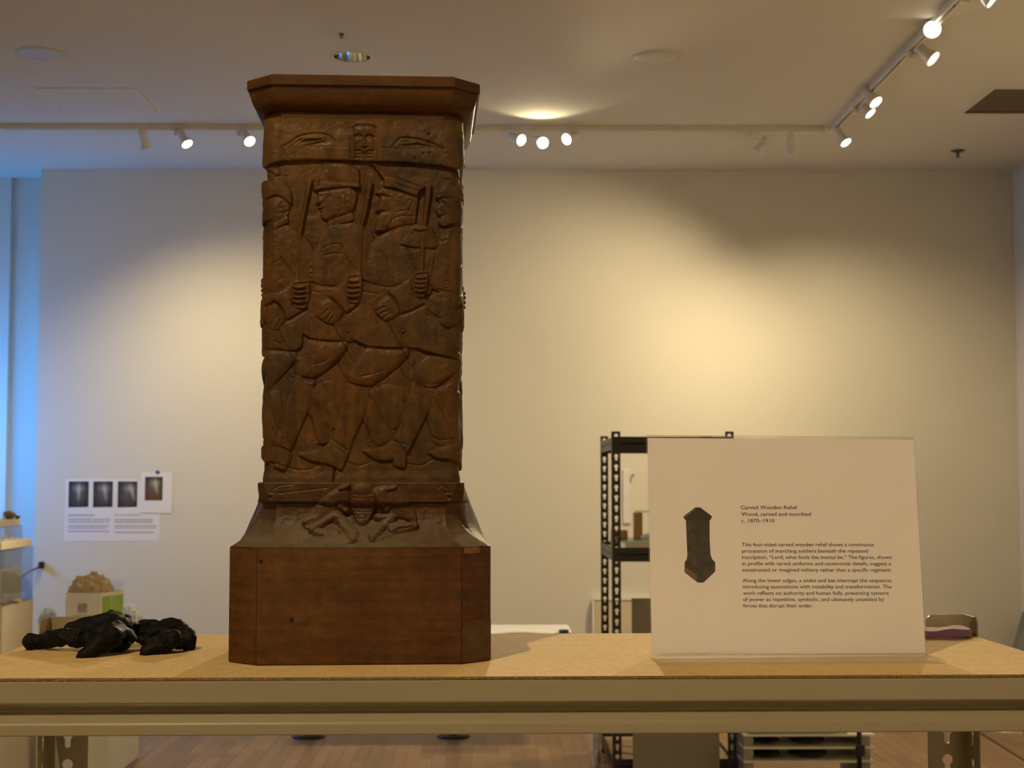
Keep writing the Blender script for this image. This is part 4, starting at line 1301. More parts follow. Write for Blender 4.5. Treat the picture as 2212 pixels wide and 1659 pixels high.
# folds of drapery band left and the stepped band right
f_.groove([(590, 1066), (620, 1062), (660, 1058), (694, 1054)], 2.6, 1.4)
f_.groove([(862, 1078), (900, 1080), (950, 1080)], 1.6, 1.5)
# corner rosettes
for cx, sg in ((567, 1), (964, -1)):
    for i in range(5):
        a = i / 4 * math.pi
        f_.groove([(cx + 3 * math.cos(a), 1064 + 3 * math.sin(a)), (cx + 13 * math.cos(a + 0.4), 1062 + 15 * math.sin(a + 0.4) - 4)], 3.2, 1.6)
    f_.lump(cx - 3, 1076, 4, 4, -6); f_.lump(cx + 6, 1075, 4, 4, -6); f_.lump(cx + 1, 1068, 6, 5, 5)
f_.groove([(575, 1060), (592, 1050), (620, 1046)], 2.6, 1.4); f_.groove([(956, 1054), (946, 1048), (936, 1056)], 2.6, 1.4)
f_.H += 0.5 * vnoise(f_.H.shape, 9, rng) + 0.3 * vnoise(f_.H.shape, 4, rng)
FH = blur(f_.H) * 0.74
# profile: (photo row, half width px on the shaft scale, chamfer px)
kM = 0.000452
profM = [(1041, 200, 10), (1042, 222, 12), (1044, 225, 14), (1060, 224.5, 20), (1083, 222, 28), (1086, 218, 28), (1088, 211, 27), (1100, 211, 28), (1112, 213, 30), (1124, 217, 33), (1134, 222, 36), (1144, 229.5, 41), (1153, 238.5, 47), (1161, 248.5, 53), (1167, 258, 57), (1172, 266, 60), (1177, 273, 63), (1181, 279, 65), (1182.5, 282, 66)]
pv = np.array([p[0] for p in profM]); ph_ = np.array([p[1] for p in profM]) * kM; pc = np.array([p[2] for p in profM]) * kM
sv = np.concatenate([np.linspace(1041, 1088, 60), np.linspace(1088.6, 1182.5, 110)])
nF, nCm, nS = 380, 8, 60
rowsM = []
for v in sv:
    hw = float(np.interp(v, pv, ph_)); ch = float(np.interp(v, pv, pc))
    z = zl(v, PY - hw)
    dv = 0.8
    dz = zl(v - dv, PY - float(np.interp(v - dv, pv, ph_))) - zl(v + dv, PY - float(np.interp(v + dv, pv, ph_)))
    dh = float(np.interp(v - dv, pv, ph_)) - float(np.interp(v + dv, pv, ph_))
    nz = -dh / math.hypot(dz, dh); nh = dz / math.hypot(dz, dh)
    nh = max(nh, 0.35)
    oc = octagon(hw, ch)
    pts = []
    for e in range(8):
        n = nF if e == 0 else (nCm if e % 2 else nS)
        a, b = oc[e], oc[(e + 1) % 8]
        for t in range(n):
            w = t / n
            px, py = a[0] + (b[0] - a[0]) * w, a[1] + (b[1] - a[1]) * w
            if e == 0:
                uu_ = 769.0 + px / kM
                edgef = min(1.0, min(px - a[0], b[0] - px) / 0.004)
                h = float(sample(FH, f_.x0, f_.y0, np.array([uu_]), np.array([v]))[0]) * kM
                fade = min(1.0, (v - 1041) / 4.0, (1182.5 - v) / 4.0)
                pts.append((px, py - h * nh * fade, z + h * nz * fade * 0.8))
            elif e in (2, 6):
                # bat wing / coiled snake carved on the flanks: a bulging web across the hollow
                web = math.sin(math.pi * min(1, max(0, (w - 0.12) / 0.76))) ** 0.6
                lin = 0.1010 + (0.1265 - 0.1010) * (v - 1042) / 140.0
                tgt = max(hw, lin + 0.0012 * math.sin(w * 40 + v * 0.08))
                nx_ = (tgt - hw) * web
                pts.append((px + (nx_ if e == 2 else -nx_), py, z))
            else:
                pts.append((px, py, z))
    rowsM.append(pts)
A = np.array(rowsM); nr, nc = A.shape[:2]
ii = np.arange(nr - 1)[:, None] * nc + np.arange(nc)[None, :]
jj = np.arange(nr - 1)[:, None] * nc + (np.arange(nc)[None, :] + 1) % nc
quads = np.stack([ii, ii + nc, jj + nc, jj], -1).reshape(-1, 4)
bmo = fast_mesh('frog_moulding', A.reshape(-1, 3), quads, wood_mould, pil)
auto_smooth(bmo, 40)
MB().box((-0.1, -0.1, zl(1041, PY - 0.1) - 0.003), (0.1, 0.1, zl(1041, PY - 0.1) - 0.0004)).build('moulding_top', wood_mould, pil)

# ================================================================== ACRYLIC SIGN HOLDER AND CARD
acr = clear_mat('acrylic', (0.995, 0.995, 0.99), 0.012, 0.03)
SW = 0.2812
sg = empty('sign_holder', (0.1612, 1.4875, ZS + 0.0003), math.radians(2.2))
tag(sg, 'clear acrylic slanted sign holder on the shelf right of the pillar', 'sign holder')
MB().box((0.0, 0.0, 0.0), (SW - 0.001, 0.0755, 0.0024), bevel=0.0006).build('base', acr, sg)
LEAN = math.radians(8.6)
PM = Matrix.Translation((0.0012, 0.0655, 0.0032)) @ Matrix.Rotation(-LEAN, 4, 'X') @ Matrix.Rotation(math.radians(0.35), 4, 'Y')
PH_ = 0.2215
o = MB().box((0, 0.0, 0), (SW, 0.0016, PH_), bevel=0.0004).build('front_panel', acr, sg); o.matrix_local = PM
o = MB().box((0, 0.0030, 0), (SW, 0.0046, PH_), bevel=0.0004).build('back_panel', acr, sg); o.matrix_local = PM
o = MB().box((0, 0.0, PH_ - 0.0002), (SW, 0.0046, PH_ + 0.0016), bevel=0.0007).build('top_fold', acr, sg); o.matrix_local = PM
o = MB().box((0, -0.0005, -0.0022), (SW, 0.0046, 0.0), bevel=0.0006).build('foot_weld', acr, sg); o.matrix_local = PM

card = empty('printed_card')
SGM = Matrix.Translation(sg.location) @ Matrix.Rotation(sg.rotation_euler[2], 4, 'Z')
card.matrix_world = SGM @ PM
tag(card, 'white printed museum label card inside the acrylic holder', 'label card')
def paper_mat(name, col, trans=0.25):
    m, nt, b = nodes_of(name)
    L = nt.links.new
    out = nt.nodes['Material Output']
    tc = nt.nodes.new('ShaderNodeTexCoord')
    n = nt.nodes.new('ShaderNodeTexNoise'); n.inputs['Scale'].default_value = 30
    L(tc.outputs['Object'], n.inputs['Vector'])
    r = nt.nodes.new('ShaderNodeValToRGB')
    r.color_ramp.elements[0].color = tuple(c * 0.98 for c in col) + (1,); r.color_ramp.elements[1].color = tuple(col) + (1,)
    L(n.outputs['Fac'], r.inputs[0]); L(r.outputs[0], b.inputs['Base Color'])
    b.inputs['Roughness'].default_value = 0.7
    t = nt.nodes.new('ShaderNodeBsdfTranslucent')
    L(r.outputs[0], t.inputs[0])
    mx = nt.nodes.new('ShaderNodeMixShader'); mx.inputs[0].default_value = trans
    L(b.outputs[0], mx.inputs[1]); L(t.outputs[0], mx.inputs[2]); L(mx.outputs[0], out.inputs['Surface'])
    return m
paper = paper_mat('card_paper', (0.91, 0.86, 0.84), 0.47)
MB().box((0.0012, 0.00195, 0.001), (SW - 0.0012, 0.0025, PH_ - 0.0012)).build('sheet', paper, card)
INV = (SGM @ PM).inverted()
def on_card(u, v):
    """photo pixel -> card coordinates (x, z)"""
    o_ = INV @ Vector((0, 0, CAMZ)); p = INV @ at(u, v, 2.0)
    d_ = p - o_
    t = (0.0018 - o_.y) / d_.y
    q_ = o_ + d_ * t
    return q_.x, q_.z
ink = mat('print_ink', (0.035, 0.03, 0.025), 0.7)
LINES = [
    ('Carved Wooden Relief', 1600.6, 1722.3, 1100.0, 1), ('Wood, carved and inscribed', 1601.0, 1751.6, 1114.3, 1), ('c. 1870\u20131910', 1601.6, 1673.0, 1128.6, 1),
    ('This four-sided carved wooden relief shows a continuous', 1602.6, 1887.3, 1180.0, 0), ('procession of marching soldiers beneath the repeated', 1603.0, 1875.0, 1193.7, 0),
    ('inscription, \u201cLord, what fools the mortal be.\u201d The figures, shown', 1603.0, 1926.4, 1207.3, 0), ('in profile with varied uniforms and ceremonial details, suggest a', 1603.2, 1925.0, 1221.0, 0),
    ('constructed or imagined military rather than a specific regiment.', 1603.6, 1926.7, 1234.7, 0), ('Along the lower edges, a snake and bat interrupt the sequence,', 1604.0, 1927.0, 1257.5, 0),
    ('introducing associations with instability and transformation. The', 1604.5, 1926.0, 1271.0, 0), ('work reflects on authority and human folly, presenting systems', 1605.0, 1920.0, 1284.8, 0),
    ('of power as repetitive, symbolic, and ultimately unsettled by', 1605.2, 1910.0, 1298.5, 0), ('forces that disrupt their order.', 1605.5, 1755.0, 1312.0, 0)]
for (s, u0, u1, vb, big) in LINES:
    me = text_mesh('text_line', s, 1.0)
    xs = [v.co.x for v in me.vertices]
    x0, z0 = on_card(u0, vb); x1, z1 = on_card(u1, vb)
    sx = (x1 - x0) / (max(xs) - min(xs))
    sy = 0.00545 if big else 0.00520
    mnx = min(xs)
    for v in me.vertices:
        v.co = ((v.co.x - mnx) * sx, 0.0, v.co.y * sy)
    o = link_mesh('text_line', me, ink, card)
    o.location = (x0, 0.00185, z0)
    o.rotation_euler = (0, -math.atan2(z1 - z0, x1 - x0), 0)
# the small printed picture of the pillar
def ppoly(name, pts, m, parent, y=0.00188):
    vs = []
    for (u, v) in pts:
        a, b = on_card(1380 + u / 3.0729, 920 + v / 3.0729)
        vs.append((a, y, b))
    return pyd(name, vs, [tuple(range(len(vs)))[::-1]], m, parent)
pd = mat('print_dark_brown', (0.030, 0.020, 0.013), 0.6, var=0.35, scale=160)
pmid = mat('print_mid_brown', (0.050, 0.034, 0.022), 0.6, var=0.5, scale=220)
plt = mat('print_light_brown', (0.14, 0.075, 0.025), 0.6, var=0.4, scale=160)
pic = ppoly('printed_picture', [(375, 541), (408, 541), (486, 600), (482, 612), (470, 630), (470, 760), (476, 855), (486, 884), (507, 906), (507, 966), (430, 1040), (390, 1040), (304, 972), (304, 905), (318, 886), (322, 860), (318, 760), (313, 628), (297, 610), (297, 600)], pd, card)
ppoly('print_shape', [(318, 632), (380, 600), (384, 935), (326, 900), (322, 760)], pmid, pic, 0.00183)
ppoly('print_shape', [(392, 604), (466, 632), (468, 850), (478, 884), (392, 934)], mat('print_side', (0.038, 0.027, 0.020), 0.6, var=0.4, scale=200), pic, 0.00183)
ppoly('print_shape', [(306, 936), (388, 990), (388, 1036), (308, 970)], plt, pic, 0.00183)
ppoly('print_shape', [(428, 960), (505, 915), (505, 964), (430, 1036)], mat('print_foot', (0.055, 0.030, 0.012), 0.6), pic, 0.00183)
ppoly('print_shape', [(302, 602), (376, 546), (380, 552), (308, 612)], mat('print_glint', (0.16, 0.12, 0.09), 0.6), pic, 0.00183)

# ================================================================== PURPLE PAD
pk = empty('foam_pad', onz(2018, 1379, ZS), math.radians(3)); tag(pk, 'small purple pad with pink top at the right back corner of the shelf', 'pad')
vv, ff = [], []
NXp, NYp = 24, 10
for layer in (0, 1):
    for j in range(NYp + 1):
        for i in range(NXp + 1):
            xx = -0.028 + 0.071 * i / NXp; yy = 0.036 * j / NYp
            hh = 0.0095 + 0.0008 * math.sin(i * 0.5 + j * 0.3) - 0.001 * math.sin(i * 0.21)
            base = 0.0 if i < 18 else 0.0012 * math.sin((i - 18) / 6 * math.pi) * (1 - j / NYp)
            vv.append((xx, yy, hh if layer else base))
n1 = (NXp + 1) * (NYp + 1)
idx = lambda l, i, j: l * n1 + j * (NXp + 1) + i
top, sides = [], []
for j in range(NYp):
    for i in range(NXp):
        top.append((idx(1, i, j), idx(1, i + 1, j), idx(1, i + 1, j + 1), idx(1, i, j + 1)))
        sides.append((idx(0, i, j), idx(0, i, j + 1), idx(0, i + 1, j + 1), idx(0, i + 1, j)))
for i in range(NXp):
    sides.append((idx(0, i, 0), idx(0, i + 1, 0), idx(1, i + 1, 0), idx(1, i, 0))); sides.append((idx(0, i, NYp), idx(1, i, NYp), idx(1, i + 1, NYp), idx(0, i + 1, NYp)))
for j in range(NYp):
    sides.append((idx(0, 0, j), idx(1, 0, j), idx(1, 0, j + 1), idx(0, 0, j + 1))); sides.append((idx(0, NXp, j), idx(0, NXp, j + 1), idx(1, NXp, j + 1), idx(1, NXp, j)))
pyd('body', vv, sides, mat('purple_foam', (0.30, 0.17, 0.33), 0.8, var=0.12, scale=120, bump=0.3, bscale=200), pk)
pyd('top_sheet', vv, top, mat('pink_paper', (0.62, 0.42, 0.45), 0.75), pk)

# ================================================================== BLACK GLOVES
glm = mat('black_leather', (0.0055, 0.005, 0.0045), 0.6, var=0.25, scale=40, bump=0.25, bscale=500, spec=0.14)
def voxel(name, mb, vox, m, parent=None, wr=0.0, wscale=60.0, seed=0.0, ridged=True, smooth_it=6, sink=None):
    me = mb.mesh(name)
    ob = bpy.data.objects.new(name, me); COL.objects.link(ob)
    r = ob.modifiers.new('r', 'REMESH'); r.mode = 'VOXEL'; r.voxel_size = vox; r.use_smooth_shade = True
    s = ob.modifiers.new('s', 'SMOOTH'); s.iterations = smooth_it; s.factor = 0.5
    dg = bpy.context.evaluated_depsgraph_get()
    m2 = bpy.data.meshes.new_from_object(ob.evaluated_get(dg))
    bpy.data.objects.remove(ob)
    if wr > 0:
        nn = [v.normal.copy() for v in m2.vertices]
        for v, vn in zip(m2.vertices, nn):
            c = v.co
            p = Vector((c.x * wscale + seed, c.y * wscale * 0.6, c.z * wscale * 1.2))
            w_ = p + 1.5 * Vector((mnoise.noise(p * 0.5), mnoise.noise(p * 0.5 + Vector((5, 1, 2))), 0))
            a = abs(mnoise.noise(w_)); b2 = mnoise.noise(p * 0.35)
            a2 = abs(mnoise.noise(w_ * 2.1 + Vector((9, 3, 1))))
            d_ = (0.30 - a) * 2.6 * wr + (0.25 - a2) * 1.3 * wr + b2 * wr * 1.2
            v.co = c + vn * d_
    if sink is not None:
        for v in m2.vertices:
            if v.co.z < sink: v.co.z = sink + (v.co.z - sink) * 0.02
    m2.update()
    return link_mesh(name, m2, m, parent, True)
gl0 = Vector((-0.405, 1.60, ZS))
def gp(u, v, Y):                  # photo point at depth Y, relative to the glove origin
    p = at(u, v, Y); return p - gl0
def cap(mb, a, b, ra, rb, n=7):
    a, b = Vector(a), Vector(b)
    for i in range(n + 1):
        t = i / n
        mb.sphere(a.lerp(b, t), ra + (rb - ra) * t, 2)
px = 1.60 / FPX
def finger(mb, pts, rs, Y):
    for k in range(len(pts) - 1):
        (u0, v0, y0), (u1, v1, y1) = pts[k], pts[k + 1]
        cap(mb, gp(u0, v0, y0), gp(u1, v1, y1), rs[k] * px, rs[k + 1] * px, 8)
def slab(mb, pts, r, Y0):
    for (u, v, y, rr) in pts:
        mb.sphere(gp(u, v, y), rr * px, 3, (1.25, 1.1, 0.8))
gv = MB()
finger(gv, [(68, 1388, 1.63), (100, 1383, 1.63), (140, 1376, 1.62)], [18, 19, 20], 1.63)
finger(gv, [(180, 1411, 1.56), (205, 1400, 1.565), (240, 1378, 1.58), (255, 1362, 1.60)], [15, 21, 25, 22], 1.57)
finger(gv, [(150, 1356, 1.68), (185, 1346, 1.68), (225, 1338, 1.67)], [11, 12, 12], 1.68)
finger(gv, [(150, 1378, 1.62), (190, 1358, 1.63), (235, 1342, 1.64), (252, 1334, 1.65)], [18, 21, 20, 16], 1.62)
slab(gv, [(165, 1382, 1.62, 20), (195, 1374, 1.63, 26), (225, 1364, 1.63, 30), (250, 1352, 1.64, 30), (262, 1376, 1.61, 26), (275, 1352, 1.65, 20), (243, 1392, 1.60, 18), (262, 1392, 1.60, 16), (248, 1330, 1.66, 15), (268, 1340, 1.66, 16), (210, 1385, 1.62, 20), (230, 1340, 1.66, 14)], 0, 0)
glv = empty('glove', gl0); tag(glv, 'crumpled black glove with fingers spread, left one of the pile beside the pillar', 'glove', 'black gloves on the shelf')
voxel('leather', gv, 0.0011, glm, glv, wr=0.0019, wscale=44, seed=1.0, smooth_it=3, sink=0.0006)
gv2 = MB()
finger(gv2, [(316, 1407, 1.585), (340, 1396, 1.59), (375, 1378, 1.60)], [15, 20, 20], 1.58)
finger(gv2, [(408, 1390, 1.625), (404, 1374, 1.63), (392, 1356, 1.64)], [17, 20, 15], 1.62)
finger(gv2, [(296, 1356, 1.66), (325, 1348, 1.67), (360, 1346, 1.67), (388, 1352, 1.66)], [14, 14, 14, 14], 1.66)
slab(gv2, [(298, 1368, 1.66, 18), (325, 1366, 1.66, 20), (355, 1364, 1.66, 20), (385, 1372, 1.64, 20), (312, 1384, 1.64, 16), (355, 1384, 1.62, 20), (392, 1388, 1.62, 16), (372, 1345, 1.67, 11), (330, 1388, 1.64, 16)], 0, 0)
glv2 = empty('glove', gl0); tag(glv2, 'crumpled black glove lying nearest the pillar, right one of the pile', 'glove', 'black gloves on the shelf')
voxel('leather', gv2, 0.0011, glm, glv2, wr=0.0018, wscale=46, seed=7.0, smooth_it=3, sink=0.0006)

# ================================================================== BACK WALL PAPERS
WY = YB
def wquad(name, corners, m, parent, thick=0.0012, off=0.0):
    """thin sheet on the back wall from four photo corners (tl,tr,br,bl)"""
    P = [at(u, v, WY) for u, v in corners]
    o0 = Vector(parent.location) if parent else Vector((0, 0, 0))
    vs = [Vector((p.x, WY - off, p.z)) - o0 for p in P] + [Vector((p.x, WY - off - thick, p.z)) - o0 for p in P]
    f = [(0, 1, 2, 3), (7, 6, 5, 4), (0, 4, 5, 1), (1, 5, 6, 2), (2, 6, 7, 3), (3, 7, 4, 0)]
    return pyd(name, vs, f, m, parent)
def xray_mat(name, warm=False, beam_=0.0):
    """soft photographic gradient print"""
    m, nt, b = nodes_of(name)
    L = nt.links.new
    tc = nt.nodes.new('ShaderNodeTexCoord')
    def gauss(cx, cy, sx, sy, rot=0.0):
        mp = nt.nodes.new('ShaderNodeMapping'); mp.vector_type = 'TEXTURE'
        mp.inputs['Location'].default_value = (cx, 0, cy)
        mp.inputs['Rotation'].default_value = (0, rot, 0)
        mp.inputs['Scale'].default_value = (sx, 1000, sy)
        L(tc.outputs['Generated'], mp.inputs[0])
        g_ = nt.nodes.new('ShaderNodeTexGradient'); g_.gradient_type = 'SPHERICAL'
        L(mp.outputs[0], g_.inputs[0])
        return g_.outputs['Fac']
    a = gauss(0.5, 0.55, 0.62, 0.7)
    c = gauss(0.5 + beam_ * 0.2, 0.74, 0.40, 0.2)
    d_ = gauss(0.5 + beam_ * 0.45, 0.58, 0.14, 0.45, -beam_ * 0.7)
    e = nt.nodes.new('ShaderNodeMath'); e.operation = 'MULTIPLY_ADD'; L(c, e.inputs[0]); e.inputs[1].default_value = 0.45; 
    f2 = nt.nodes.new('ShaderNodeMath'); f2.operation = 'MULTIPLY'; L(a, f2.inputs[0]); f2.inputs[1].default_value = 0.20
    L(f2.outputs[0], e.inputs[2])
    g2 = nt.nodes.new('ShaderNodeMath'); g2.operation = 'MULTIPLY_ADD'; L(d_, g2.inputs[0]); g2.inputs[1].default_value = 0.55; L(e.outputs[0], g2.inputs[2])
    r = nt.nodes.new('ShaderNodeValToRGB')
    r.color_ramp.elements[0].color = (0.004, 0.007, 0.008, 1) if not warm else (0.03, 0.018, 0.008, 1)
    r.color_ramp.elements[1].color = (0.55, 0.55, 0.55, 1) if not warm else (0.62, 0.58, 0.50, 1)
    r.color_ramp.elements[1].position = 1.3 if False else 1.0
    L(g2.outputs[0], r.inputs[0])
    col = r.outputs[0]
    if warm:
        w_ = gauss(0.5, 0.1, 0.6, 0.42)
        mx = nt.nodes.new('ShaderNodeMixRGB'); L(w_, mx.inputs[0]); L(col, mx.inputs[1]); mx.inputs[2].default_value = (0.16, 0.05, 0.012, 1)
        col = mx.outputs[0]
    L(col, b.inputs['Base Color'])
    b.inputs['Roughness'].default_value = 0.45
    return m
wpaper = mat('poster_paper', (0.84, 0.82, 0.83), 0.7, var=0.01)
def wsheet(name, label, corners, off, cat='poster'):
    c = at(sum(p[0] for p in corners) / 4, max(p[1] for p in corners), WY)
    e = empty(name, (c.x, WY, c.z)); tag(e, label, cat, None)
    wquad('sheet', corners, wpaper, e, 0.0012, off)
    return e
ps = wsheet('wall_poster', 'white wall poster with three dark x-ray photographs and two text columns', [(142, 1034), (345, 1036), (344, 1169), (138, 1169)], 0.0)
for i, (u0, u1) in enumerate(((149, 192), (202, 244), (255, 297))):
    wquad('photograph', [(u0, 1040), (u1, 1040), (u1 - 1, 1095), (u0 - 1, 1096)], xray_mat('xray_print_%d' % i, False, (0.0, 0.25, 0.55)[i]), ps, 0.0006, 0.0013)
greym = mat('pale_grey_print', (0.52, 0.51, 0.51), 0.7, var=0.12, scale=30)
for (u0, u1, v0, v1) in ((147, 205, 1111, 1115), (147, 239, 1120.5, 1124), (147, 237, 1126, 1129), (147, 236, 1134.5, 1138), (147, 228, 1139.5, 1142), (147, 236, 1146, 1149.5),
                         (247, 303, 1111, 1114), (305, 338, 1108, 1110), (247, 331, 1121, 1124.5), (247, 330, 1126, 1129.5), (247, 337, 1134.5, 1138), (247, 336, 1140, 1142), (247, 333, 1148, 1151.5)):
    wquad('text_line', [(u0, v0), (u1, v0), (u1, v1), (u0, v1)], greym, ps, 0.0005, 0.0013)
ps2 = wsheet('wall_poster', 'small white sheet with one brown photograph overlapping the larger wall poster', [(305, 1020), (373, 1020), (371, 1109), (303, 1107)], 0.003)
wquad('photograph', [(314, 1030), (352, 1030), (351, 1081), (313, 1081)], xray_mat('brown_print', True, 0.3), ps2, 0.0006, 0.0043)
ta = empty('tape_piece', at(340, 1026, WY)); ta.location.y = WY
tag(ta, 'small piece of blue tape holding the small sheet', 'tape')
wquad('tape', [(340.5, 1015), (347, 1021), (340, 1025.5), (335, 1020)], mat('blue_tape', (0.05, 0.10, 0.24), 0.6), ta, 0.0008, 0.0046)
# socket with black plug and cable
so = empty('power_cable', at(88, 1222, WY)); so.location.y = WY
tag(so, 'black power plug and cable on the back wall beside the acrylic case', 'cable')
bk = mat('black_rubber', (0.012, 0.012, 0.013), 0.5)
q0 = Vector(so.location)
MB().box(at(86, 1227, WY) - q0 + Vector((0, -0.045, 0)), at(97, 1213, WY) - q0 + Vector((0, 0, 0)), bevel=0.006).build('plug', bk, so)
MB().tube([at(91, 1221, WY - 0.04) - q0, at(80, 1227, WY - 0.07) - q0, at(64, 1235, WY - 0.10) - q0, at(46, 1246, WY - 0.12) - q0, at(24, 1258, WY - 0.15) - q0, at(-8, 1276, WY - 0.2) - q0, at(-60, 1420, WY - 0.22) - q0], 0.006).build('cord', bk, so, True)

# ================================================================== DISPLAY CASES AT THE LEFT
cream = mat('pedestal_paint', (0.62, 0.55, 0.42), 0.6, var=0.02)
creamw = mat('pedestal_white', (0.74, 0.73, 0.68), 0.55, var=0.02)
case_a = clear_mat('case_acrylic', (0.90, 0.93, 0.96), 0.05, 0.02)
foam = mat('cream_foam', (0.80, 0.74, 0.58), 0.9, var=0.06, scale=60, bump=0.8, bscale=200)
def at_box(u0, u1, vtop, vbot, Y, depth):
    a = at(u0, vbot, Y); b = at(u1, vtop, Y)
    return Vector((a.x, Y, a.z)), Vector((b.x, Y + depth, b.z))
Y1 = 7.6
a, b = at_box(-120, 5, 1311, 1500, Y1, 0.51)
pd1 = empty('display_pedestal', ((a.x + b.x) / 2, Y1 + 0.255, 0)); tag(pd1, 'cream pedestal under the acrylic case at the left edge', 'pedestal')
hx = (b.x - a.x) / 2; zt1 = b.z
MB().box((-hx, -0.255, 0.06), (hx, 0.255, zt1 - 0.004), bevel=0.003).build('body', cream, pd1)
MB().box((-hx + 0.02, -0.19, 0.0), (hx - 0.02, 0.19, 0.06)).build('recessed_foot', mat('foot_dark', (0.12, 0.11, 0.09), 0.7), pd1)
MB().box((-hx - 0.002, -0.257, zt1 - 0.004), (hx + 0.002, 0.257, zt1), bevel=0.001).build('top_panel', cream, pd1)
def case(name, label, cx, cy, hx, hy, z0, z1, m):
    e = empty(name, (cx, cy, z0)); tag(e, label, 'display case')
    h = z1 - z0; t = 0.005
    for (p, q) in (((-hx, -hy, 0), (hx, -hy + t, h)), ((-hx, hy - t, 0), (hx, hy, h)), ((-hx, -hy + t, 0), (-hx + t, hy - t, h)), ((hx - t, -hy + t, 0), (hx, hy - t, h)), ((-hx + t, -hy + t, h - t), (hx - t, hy - t, h))):
        MB().box(p, q).build('panel', m, e)
    return e
zcase = at(5, 1189, Y1).z
case('acrylic_case', 'large clear acrylic display case on the cream pedestal at the left edge', pd1.location.x, pd1.location.y, hx - 0.002, 0.253, zt1, zcase, case_a)
for i, (dx, dy, s_) in enumerate(((0.06, -0.08, 0.035), (0.12, -0.02, 0.028), (0.02, -0.13, 0.022))):
    mb = MB().sphere((0, 0, s_ * 0.35), s_, 2, (1.4, 1.0, 0.4))
    o = mb.build('clay_fragment', mat('fragment', (0.55, 0.5, 0.45), 0.8, var=0.2, scale=40), None, True)
    o.location = (pd1.location.x + dx, pd1.location.y + dy, zt1 + s_ * 0.05)
    tag(o, ('pale fragment in the acrylic case, largest one', 'pale fragment in the acrylic case, nearest its right side', 'pale fragment in the acrylic case, smallest one')[i], 'fragment', 'fragments in the case')
# fuzzy slab on the big case
zs1 = at(5, 1171, Y1).z
fs = empty('foam_slab', (pd1.location.x, pd1.location.y - 0.0, zcase)); tag(fs, 'cream foam slab with ragged top edge lying on the large acrylic case', 'foam slab')
MB().box((-hx, -0.25, 0), (hx - 0.012, 0.25, zs1 - zcase), bevel=0.004).build('slab', foam, fs)
tuft = MB(); random.seed(2)
for i in range(70):
    x_ = random.uniform(-hx + 0.02, hx - 0.03); y_ = random.uniform(-0.24, 0.24); h_ = random.uniform(0.006, 0.016)
    tuft.cyl((x_, y_, zs1 - zcase - 0.002), (x_ + random.uniform(-.004, .004), y_, zs1 - zcase + h_), 0.004, 0.0008, 5)
tag(tuft.build('ragged_fibres', foam, fs), kind='stuff')
# smaller case behind with its slab and finds
Y2 = 8.6
a, b = at_box(-120, 2, 1139, 1172, Y2, 0.40)
hx2 = (b.x - a.x) / 2
pd2 = empty('display_pedestal', ((a.x + b.x) / 2, Y2 + 0.20, 0)); tag(pd2, 'cream pedestal under the smaller acrylic case behind at the left', 'pedestal')
zt2 = at(30, 1230, Y2).z
MB().box((-hx2, -0.20, 0.0), (hx2, 0.20, zt2 - 0.01), bevel=0.003).build('body', cream, pd2)
MB().box((-hx2, -0.20, zt2 - 0.01), (hx2, 0.20, zt2)).build('top_panel', creamw, pd2)
case('acrylic_case', 'smaller clear acrylic display case behind the large one', pd2.location.x, pd2.location.y, hx2, 0.20, zt2, b.z, case_a)
zs2 = at(2, 1124, Y2).z
o = MB().box((-hx2, -0.20, 0), (hx2 - 0.016, 0.20, zs2 - b.z), bevel=0.003).build('foam_slab', foam); o.location = (pd2.location.x, pd2.location.y, b.z)
tag(o, 'cream foam slab lying on the smaller acrylic case', 'foam slab')
def rock(name, label, u, v, Y, r, m, cat, sc=(1.2, 1, 0.75), seed=0.0, zb=None):
    p = at(u, v, Y)
    mb = MB().sphere((0, 0, 0), r, 4, sc)
    for w_ in mb.bm.verts:
        w_.co *= 1 + 0.28 * mnoise.noise(w_.co * (1.6 / r) + Vector((seed, 0, 0)))
    lo = min(w_.co.z for w_ in mb.bm.verts)
    o = mb.build(name, m, None, True); o.location = (p.x, p.y, (zb if zb is not None else p.z) - lo)
    tag(o, label, cat); return o
rock('stone', 'rounded brown stone on the smaller foam slab', 20, 1112, Y2 + 0.24, 0.030, mat('stone_brown', (0.16, 0.12, 0.07), 0.8, var=0.35, scale=60), 'stone', zb=zs2)
rock('stone', 'small dark stone beside the rounded brown stone', 37, 1117, Y2 + 0.30, 0.013, mat('stone_dark', (0.10, 0.10, 0.11), 0.8, var=0.3, scale=60), 'stone', zb=zs2, seed=4)
fg = empty('figurine', (at(9, 1118, Y2 + 0.22).x, Y2 + 0.22, zs2)); tag(fg, 'tiny white figurine left of the brown stone', 'figurine')
MB().lathe((0, 0, 0), (0, 0, 1), [(0, 0.012), (0.004, 0.012), (0.010, 0.006), (0.028, 0.008), (0.036, 0.004)], 14).build('body', whitem, fg, True)
MB().sphere((0.002, 0, 0.044), 0.008, 2).build('head', whitem, fg, True)
o = MB().sphere((0, 0, 0.010), 0.010, 2, (0.8, 0.8, 1.3)).build('shell', whitem, None, True); o.location = (at(30, 1118, Y2 + 0.28).x, Y2 + 0.28, zs2); tag(o, 'small white shell right of the brown stone', 'shell')
